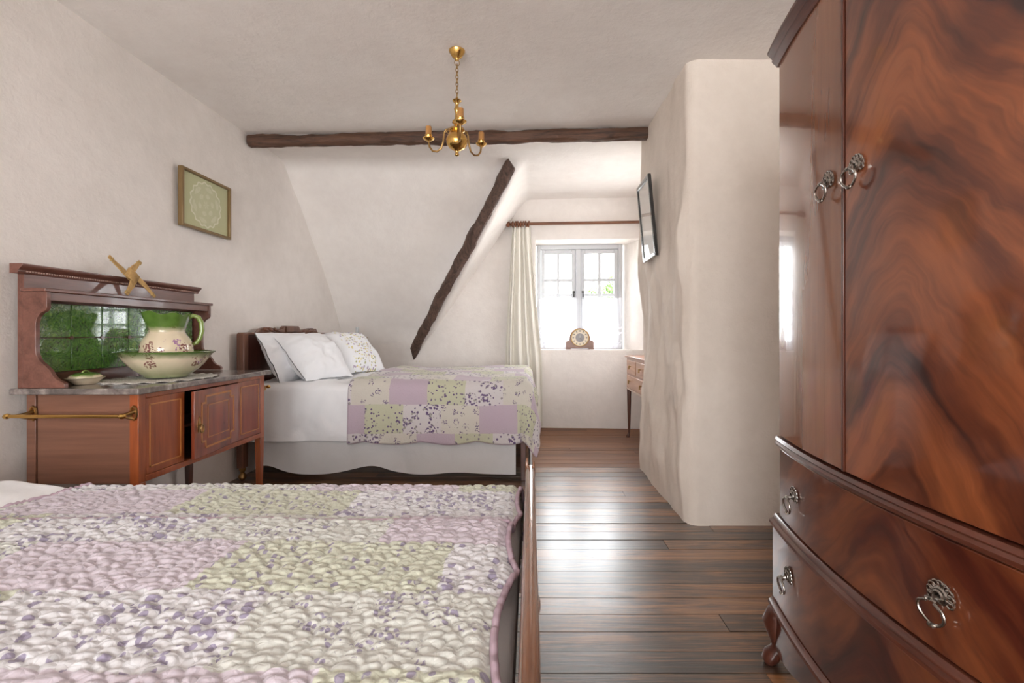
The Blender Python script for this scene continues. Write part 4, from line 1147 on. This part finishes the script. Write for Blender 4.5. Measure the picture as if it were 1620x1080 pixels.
obj('dial_centre', B().prism(circ(.050), CP, .042, .0445), simple('dark_dial_centre', (.16, .13, .12), .25), dial)
for k in range(12):
    q = k * PI / 6; ca, sa = math.sin(q), math.cos(q)
    b = B().prism([(ca * .066 + sa * .004, .132 + sa * .066 - ca * .004), (ca * .084 + sa * .004, .132 + sa * .084 - ca * .004), (ca * .084 - sa * .004, .132 + sa * .084 + ca * .004), (ca * .066 - sa * .004, .132 + sa * .066 + ca * .004)], CP, .0425, .0445)
    obj('hour_mark', b, IRON, dial, smooth=0)
for L, q in ((.075, 2.55), (.05, 0.02)):
    ca, sa = math.sin(q), math.cos(q)
    obj('hand', B().prism([(sa * .003, .132 - ca * .003), (ca * L, .132 + sa * L), (-sa * .003, .132 + ca * .003)], CP, .046, .048), IRON if L > .06 else simple('pale_hand', (.6, .55, .48), .3), dial, smooth=0)

# ================================================================== FAR BED
fy0, fy1 = 3.36, 4.73
fx0, fx1 = -2.05, -.03
ZM = .700
fb_ = thing('wooden_bed', (-1.05, 4.05, 0), 'wooden bed with carved headboard and white valance by the gable wall', 'bed')
for yy in (fy0 + .02, fy1 - .02):
    obj('head_post', B().taper(-2.085, yy, .09, 1.058, .026, .026, .028, .028), BED_WOOD, fb_, bevel=.004)
    obj('castor', B().lathe([(0, 0), (.016, .003), (.024, .016), (.026, .028), (.020, .044), (.012, .052), (.016, .062), (.022, .075), (.022, .09), (0, .09)], (-2.085, yy, 0), 18), BRASS_D, fb_, smooth=60)
    obj('foot_leg', B().taper(-.055, yy, .0, .40, .016, .022), MAHOG_V, fb_, bevel=.003)
obj('headboard_panel', B().box(-2.098, -2.078, fy0 + .048, fy1 - .048, .38, 1.045), MAHOG_V, fb_, bevel=.003)
obj('head_rail', B().box(-2.106, -2.064, fy0 - .005, fy1 + .005, 1.045, 1.066), BED_WOOD, fb_, bevel=.004)
crest = [(3.53, 1.066), (3.56, 1.072), (3.585, 1.095), (3.66, 1.108), (3.70, 1.108), (3.90, 1.088), (3.915, 1.112), (3.935, 1.122), (4.17, 1.122), (4.185, 1.112), (4.20, 1.088), (4.40, 1.108), (4.44, 1.108), (4.515, 1.095), (4.54, 1.072), (4.57, 1.066)]
cst = obj('crest', B().prism(crest, lambda a, c, t: (t, a, c), -2.100, -2.070), BED_WOOD, fb_, bevel=.004)
for k, yy in enumerate((3.62, 3.69, 3.77, 4.33, 4.41, 4.48)):
    obj('carved_ray', B().tube([(-2.068, yy + (.10 if yy < 4 else -.10), 1.070), (-2.066, yy, 1.094)], [.004, .012], 8), BED_WOOD, cst, smooth=180)
obj('carved_boss', B().box(-2.068, -2.060, 3.95, 4.15, 1.07, 1.114), BED_WOOD, cst, bevel=.006)
obj('side_rail', B().box(fx0, fx1, fy0 + .03, fy0 + .055, .27, .40), MAHOG_V, fb_, bevel=.003)
obj('side_rail', B().box(fx0, fx1, fy1 - .055, fy1 - .03, .27, .40), MAHOG_V, fb_, bevel=.003)
obj('mattress', B().box(fx0 + .02, fx1 - .01, fy0 + .03, fy1 - .03, .40, ZM - .03), SHEET, fb_, bevel=.05, bseg=5)
def valance(xa, xb, y_, low, n=220):
    U, Vv = np.meshgrid(lin(0, 1, n), lin(0, 1, 14), indexing='ij')
    X = xa + (xb - xa) * U
    Lw = low(X)
    Z = .395 + (Lw - .395) * Vv
    Y = y_ - .016 * Vv * (1 + np.sin(U * 19 + fbm(U * 6, Vv, 3, 2) * 3)) + .004 * fbm(X * 9, Z * 4, 6, 3)
    return B().grid(np.stack([X, Y, Z], -1))
lowf = lambda X: .05 + .05 * np.exp(-((X + 1.12) / .17) ** 2) + .05 * np.exp(-((X + 1.9) / .12) ** 2) + .012 * np.sin(X * 9)
obj('valance', solid(obj('valance_tmp', B().box(0, .1, 0, .1, 0, .1), VALANCE), .002) and valance(-1.98, -.11, fy0 + .026, lowf), VALANCE, fb_, smooth=180)
bpy.data.objects.remove(bpy.data.objects['valance_tmp'])
U, Vv = np.meshgrid(lin(0, 1, 120), lin(0, 1, 12), indexing='ij')
Yv = fy0 + .06 + (fy1 - fy0 - .1) * U
obj('valance', B().grid(np.stack([-.005 + .016 * Vv * np.sin(U * 26), Yv, .395 + (.05 - .395) * Vv], -1)), VALANCE, fb_, smooth=180)

def drape(xa, xb, foot_x, y_near, y_far, ztop, hang_near, hang_foot, R, nx_=200, ny_=170, hang_far=.25, out=.0, seed=0, folds=.012, top_noise=.012, edge=None, flare=.05):
    """cloth laid flat over a mattress top; overhanging lengths fall over the near side, far side and foot.
    xa head edge, xb >= foot_x means it overhangs the foot by hang_foot"""
    L = (foot_x - xa) + hang_foot if hang_foot else xb - xa
    a = lin(0, L, nx_); wtot = hang_near + (y_far - y_near) + hang_far; c = lin(0, wtot, ny_)
    A_, C_ = np.meshgrid(a, c, indexing='ij')
    xf = xa + A_; yf = y_near - hang_near + C_
    if edge is not None: yf = np.where(C_ < hang_near, y_near - (hang_near - C_) * (1 + edge(xf)), yf)
    ex = np.maximum(0, xf - foot_x); en = np.maximum(0, y_near - yf); ef = np.maximum(0, yf - y_far)
    ey = np.maximum(en, ef); sg = np.where(en > 0, -1.0, 1.0)
    r = np.hypot(ex, ey); th = np.arctan2(ey, ex + 1e-9)
    arc = R * PI / 2
    ph = np.minimum(r, arc) / R
    o_ = R * np.sin(ph); dz = R * (1 - np.cos(ph)) + np.maximum(0, r - arc)
    low = np.clip((r - arc) / .25, 0, 1)
    corner = np.sin(2 * th) * (ex > 0) * (ey > 0)
    o_ = o_ + low * (folds * (np.sin(np.where(ex > ey, yf, xf) * 21 + fbm(xf * 3, yf * 3, seed, 2) * 5)) + .012 + .03 * fbm(xf * 4.5, yf * 4.5, seed + 9, 3) * (folds > .01)) + corner * flare * low
    X = np.minimum(xf, foot_x) + o_ * np.cos(th) * (r > 0)
    Y = np.clip(yf, y_near, y_far) + sg * o_ * np.sin(th) * (r > 0)
    Z = ztop - dz * (1 - .10 * corner) + top_noise * fbm(xf * 3.2, yf * 3.2, seed + 3, 4) * 1.6 * (1 - low) + .010 * np.exp(-((yf - (y_near + y_far) / 2) / .5) ** 2)
    return np.stack([X, Y, Z + out], -1), np.stack([xf - xa, yf], -1)
G, uv = drape(-2.02, -.3, -.05, fy0 + .075, fy1 - .075, ZM, .46, .0, .07, 170, 150, seed=4, top_noise=.016)
tag(solid(obj('duvet', B().grid(G, uv), SHEET, smooth=180), .008, -1), 'plain white cotton duvet over the bed with the carved headboard', 'duvet')
sc_ = lambda xf: .05 * np.abs(np.sin(xf * 8.0)) - .02
G, uv = drape(-1.30, 0, -.075, fy0 + .062, fy1 - .065, ZM + .022, .485, .42, .085, 190, 170, seed=14, top_noise=.016, folds=.008, edge=sc_, flare=.07)
q2 = tag(solid(obj('patchwork_quilt', B().grid(G, uv), QUILT_FAR, smooth=180), .008, 1), 'patchwork quilt in lilac and green hanging over the bed by the window', 'quilt', None)
obj('binding', B().tube([tuple(p) for p in G[:, 0, :][::2]], .006, 6), BINDING, q2, smooth=180)
obj('binding', B().tube([tuple(p) for p in G[0, :, :][::2]], .006, 6), BINDING, q2, smooth=180)

def pillow(name, c, w, h, th, wdir, hdir, mat, label, seed, parent=None):
    n = 44
    U, Vv = np.meshgrid(lin(-1, 1, n), lin(-1, 1, n), indexing='ij')
    c, wd_, hd = np.array(c), np.array(wdir, float), np.array(hdir, float)
    wd_ /= np.linalg.norm(wd_); hd -= wd_ * hd.dot(wd_); hd /= np.linalg.norm(hd); nn = np.cross(wd_, hd)
    pinch = 1 - .07 * (Vv ** 2) * (1 - U ** 2) - .0
    pw = 1 - .06 * (1 - np.abs(Vv) ** 2 * 0) * (1 - np.abs(U)) * 0
    su = U * (1 - .08 * (1 - Vv ** 2) * 0 - .05 * (1 - np.abs(Vv)) * np.abs(U) ** 3)
    sv = Vv * (1 - .05 * (1 - np.abs(U)) * np.abs(Vv) ** 3)
    prof = (np.clip(1 - np.abs(U) ** 2.6, 0, 1) * np.clip(1 - np.abs(Vv) ** 2.6, 0, 1)) ** .72
    b = B(); uvs = np.stack([(U + 1) / 2, (Vv + 1) / 2], -1)
    for sg in (1, -1):
        N_ = prof * th / 2 * (1 + .35 * fbm(U * 2.2, Vv * 2.2, seed + (sg > 0), 3)) + .003
        sag = -.05 * th * (1 - Vv)
        A = c + su[..., None] * wd_ * w / 2 + sv[..., None] * hd * h / 2 + (sg * N_ + sag)[..., None] * nn
        A = A + (fbm(U * 3.3, Vv * 3.3, seed + 40, 3) * .014)[..., None] * nn
        b.grid(A, uvs, flip=sg < 0)
    o = obj(name, b, mat, parent, smooth=180)
    return tag(o, label, 'pillow')
# width axis, leaning height axis (cross product = face normal towards +x / camera)
pillow('pillow', (-1.895, 3.75, .883), .66, .42, .22, (.06, 1, 0), (-.48, .03, .80), PILLOW, 'plain white pillow leaning on the carved headboard', 2)
pillow('square_cushion', (-1.685, 3.66, .885), .47, .47, .25, (.42, 1, .0), (-.70, .27, .66), PILLOW, 'bright white square cushion in front of the other pillows', 5)
pillow('floral_cushion', (-1.585, 4.12, .895), .53, .47, .25, (.50, 1, 0), (-.68, .32, .68), FLORAL, 'white cushion with embroidered flowers, farthest from the headboard', 8)

tb = thing('wall_lamp', (-1.99, 5.30, .94), 'small white candle-tube wall lamp low on the roof slope behind the pillows', 'lamp')
sp_ = px(565, 527, 5.05)
obj('candle_tube', B().tube([(sp_[0], 5.05, sp_[2] - .02), (sp_[0], 5.05, sp_[2] + .062)], .016, 12), WPAINT_SHADED, tb)
obj('arm', B().tube([(sp_[0], 5.05, sp_[2] - .022), (sp_[0], 5.12, sp_[2] - .07), (sp_[0] + .02, 5.30, sp_[2] - .05)], .008, 8), BRASS_D, tb, smooth=180)

# ================================================================== NEAR BED
ny0, ny1 = .38, 1.50
NB = thing('bed', (-1.0, .95, 0), 'near bed with low polished wooden footboard', 'bed')
def foot_prof(y_): return .632 - .03 * max(0, (y_ - 1.40) / .12) ** 2 * 0
fbp = [(-.016, .0), (.012, .0)]
ys = lin(ny0 - .01, ny1 + .02, 30)
sec = [(-.0165, .56), (-.0165, .618), (-.013, .628), (-.006, .633), (.002, .633), (.009, .628), (.0125, .618), (.0125, .56)]
A = np.array([[(x_, y_, z_ + .006 * math.sin((y_ - ny0) / (ny1 - ny0) * PI)) for x_, z_ in sec] for y_ in ys])
b = B().grid(A); m = len(sec)
b.f.append(tuple(range(m))); b.f.append(tuple((len(ys) - 1) * m + j for j in range(m)))
for i in range(len(ys) - 1): b.f.append((i * m, i * m + m - 1, (i + 1) * m + m - 1, (i + 1) * m))
obj('foot_rail', b, FOOT_WOOD, NB, smooth=60)
obj('foot_panel', B().box(-.010, .006, ny0 + .03, ny1 - .02, .24, .562), FOOT_WOOD, NB, bevel=.002)
for yy in (ny0, ny1):
    obj('foot_post', B().taper(-.002, yy, .0, .56, .016, .018, .020, .022), FOOT_WOOD, NB, bevel=.004)
    obj('post_cap', B().tube([(-.013, yy + .01, .60), (-.013, yy + .018, .645), (-.012, yy + .022, .655)], [.006, .005, .003], 8).tube([(.009, yy + .01, .60), (.009, yy + .018, .635), (.009, yy + .022, .643)], [.005, .004, .003], 8), FOOT_WOOD, NB, smooth=180)
obj('bolt_cover', B().tube([(.006, .93, .52), (.016, .93, .52), (.019, .93, .52)], [.02, .018, .008], 14), FOOT_WOOD, NB)
for yy in (ny0 + .02, ny1 - .045):
    obj('side_rail', B().box(-2.08, -.02, yy, yy + .025, .25, .36), FOOT_WOOD, NB, bevel=.002)
obj('headboard', B().box(-2.125, -2.09, ny0 - .02, ny1 + .02, .0, .95), BED_WOOD, NB, bevel=.01)
obj('mattress', B().box(-2.08, -.030, ny0 + .03, ny1 - .03, .36, .545), SHEET, NB, bevel=.04, bseg=4)
ZN = .570
def near_sheet():
    X = lin(-2.07, -.028, 170); s = lin(0, 1, 130)
    XX, S = np.meshgrid(X, s, indexing='ij')
    L = ny1 - ny0; tot = L + .5
    c = S * tot - .25
    yy = ny0 + c
    over = np.maximum(0, np.maximum(-c, c - L)); R = .05
    ph = np.minimum(over, R * PI / 2) / R
    o_ = R * np.sin(ph); dz = R * (1 - np.cos(ph)) + np.maximum(0, over - R * PI / 2)
    Y = np.clip(yy, ny0 + R, ny1 - R) + np.where(c < R, -1, 1) * 0
    Y = np.clip(yy, ny0, ny1); Y = np.where(c < 0, ny0 - o_ * .3, np.where(c > L, ny1 + o_ * .3, Y))
    puff = np.clip((-1.42 - XX) / .25, 0, 1); puff = puff * puff * (3 - 2 * puff)
    Z = ZN - .012 - dz + puff * .030 + .012 * fbm(XX * 3.5, yy * 3.5, 61, 4) * (1 + puff * 1.5)
    Z = Z - .03 * np.clip((XX + .06) / .03, 0, 1)
    return B().grid(np.stack([XX, Y, Z], -1))
tag(solid(obj('sheet', near_sheet(), SHEET, smooth=180), .006, -1), 'smooth white cotton sheet under the near quilted bedspread', 'sheet')
FOLD = 1.187
def quilt_edge(Y):      # scalloped foot edge
    return -.030 - .026 * np.abs(np.sin((Y - .26) * PI / .34)) ** .8 - .014 * np.clip((.9 - Y) / .4, 0, 1) + .02 * np.clip((Y - 1.3) / .2, 0, 1)
def near_quilt():
    nx_, ny_ = 470, 410
    L = ny1 - ny0; U, S = np.meshgrid(lin(0, 1, nx_), lin(0, 1, ny_), indexing='ij')
    c = -.12 + S * (L + .30)
    yy = ny0 + c
    xe = quilt_edge(yy); xh = -1.40 - .10 * np.clip((1.5 - yy) / .35, 0, 1)
    X = xh + (xe - xh) * U
    R = .045
    over = np.maximum(0, np.maximum(-c, c - (L - .02)))
    ph = np.minimum(over, R * PI / 2) / R
    dz = R * (1 - np.cos(ph)) + np.maximum(0, over - R * PI / 2); o_ = R * np.sin(ph)
    Y = np.clip(yy, ny0, ny1 - .02); Y = np.where(c < 0, ny0 - o_ * .6, np.where(c > L - .02, ny1 - .02 + o_ * .6, Y))
    wx = X + .02 * fbm(X * 11, yy * 11, 3, 2); wy = yy + .02 * fbm(X * 11 + 5, yy * 11, 4, 2)
    f1, f2 = worley(wx / .034, wy / .0175, 9)
    puff = np.clip((f2 - f1) / .55, 0, 1) ** .6
    g1, g2 = worley(wx / .062 + 7, wy / .05, 29)
    amp = .0068
    Z = ZN + .004 - dz + amp * puff + .003 * np.clip((g2 - g1) / .5, 0, 1) + .010 * fbm(X * 3, yy * 3, 71, 3)
    step = np.clip((FOLD - yy) / .012, 0, 1)
    Z = Z + .014 * step - .012 * np.exp(-((yy - FOLD - .006) / .008) ** 2)
    Z = Z - .012 * np.clip((U - .985) / .015, 0, 1)
    return np.stack([X, Y, Z], -1), np.stack([X + 3.0, yy + .13], -1)
G, uv = near_quilt()
q1 = tag(solid(obj('quilted_bedspread', B().grid(G, uv), QUILT_NEAR, smooth=180), .004, -1), 'puffy stitched lilac and green patchwork bedspread on the near bed', 'quilt')
e = G[-1]; obj('binding', B().tube([tuple(p + np.array([.003, 0, .003])) for p in e[::2]], .0065, 8), BINDING, q1, smooth=180, label='scalloped mauve bound edge')
e = G[0]; obj('binding', B().tube([tuple(p) for p in e[::2]], .006, 6), BINDING, q1, smooth=180)
kf = int(np.argmin(np.abs(np.linspace(0, 1, 410) * (ny1 - ny0 + .30) - .12 + ny0 - FOLD)))
e = G[:, kf, :]; obj('fold_piping', B().tube([(p[0], p[1] + .002 * math.sin(p[0] * 14), .5855 + .010 * float(fbm(np.array(p[0] * 3), np.array(FOLD * 3), 71, 3))) for p in e[::3]], .0055, 6), BINDING, q1, smooth=180)
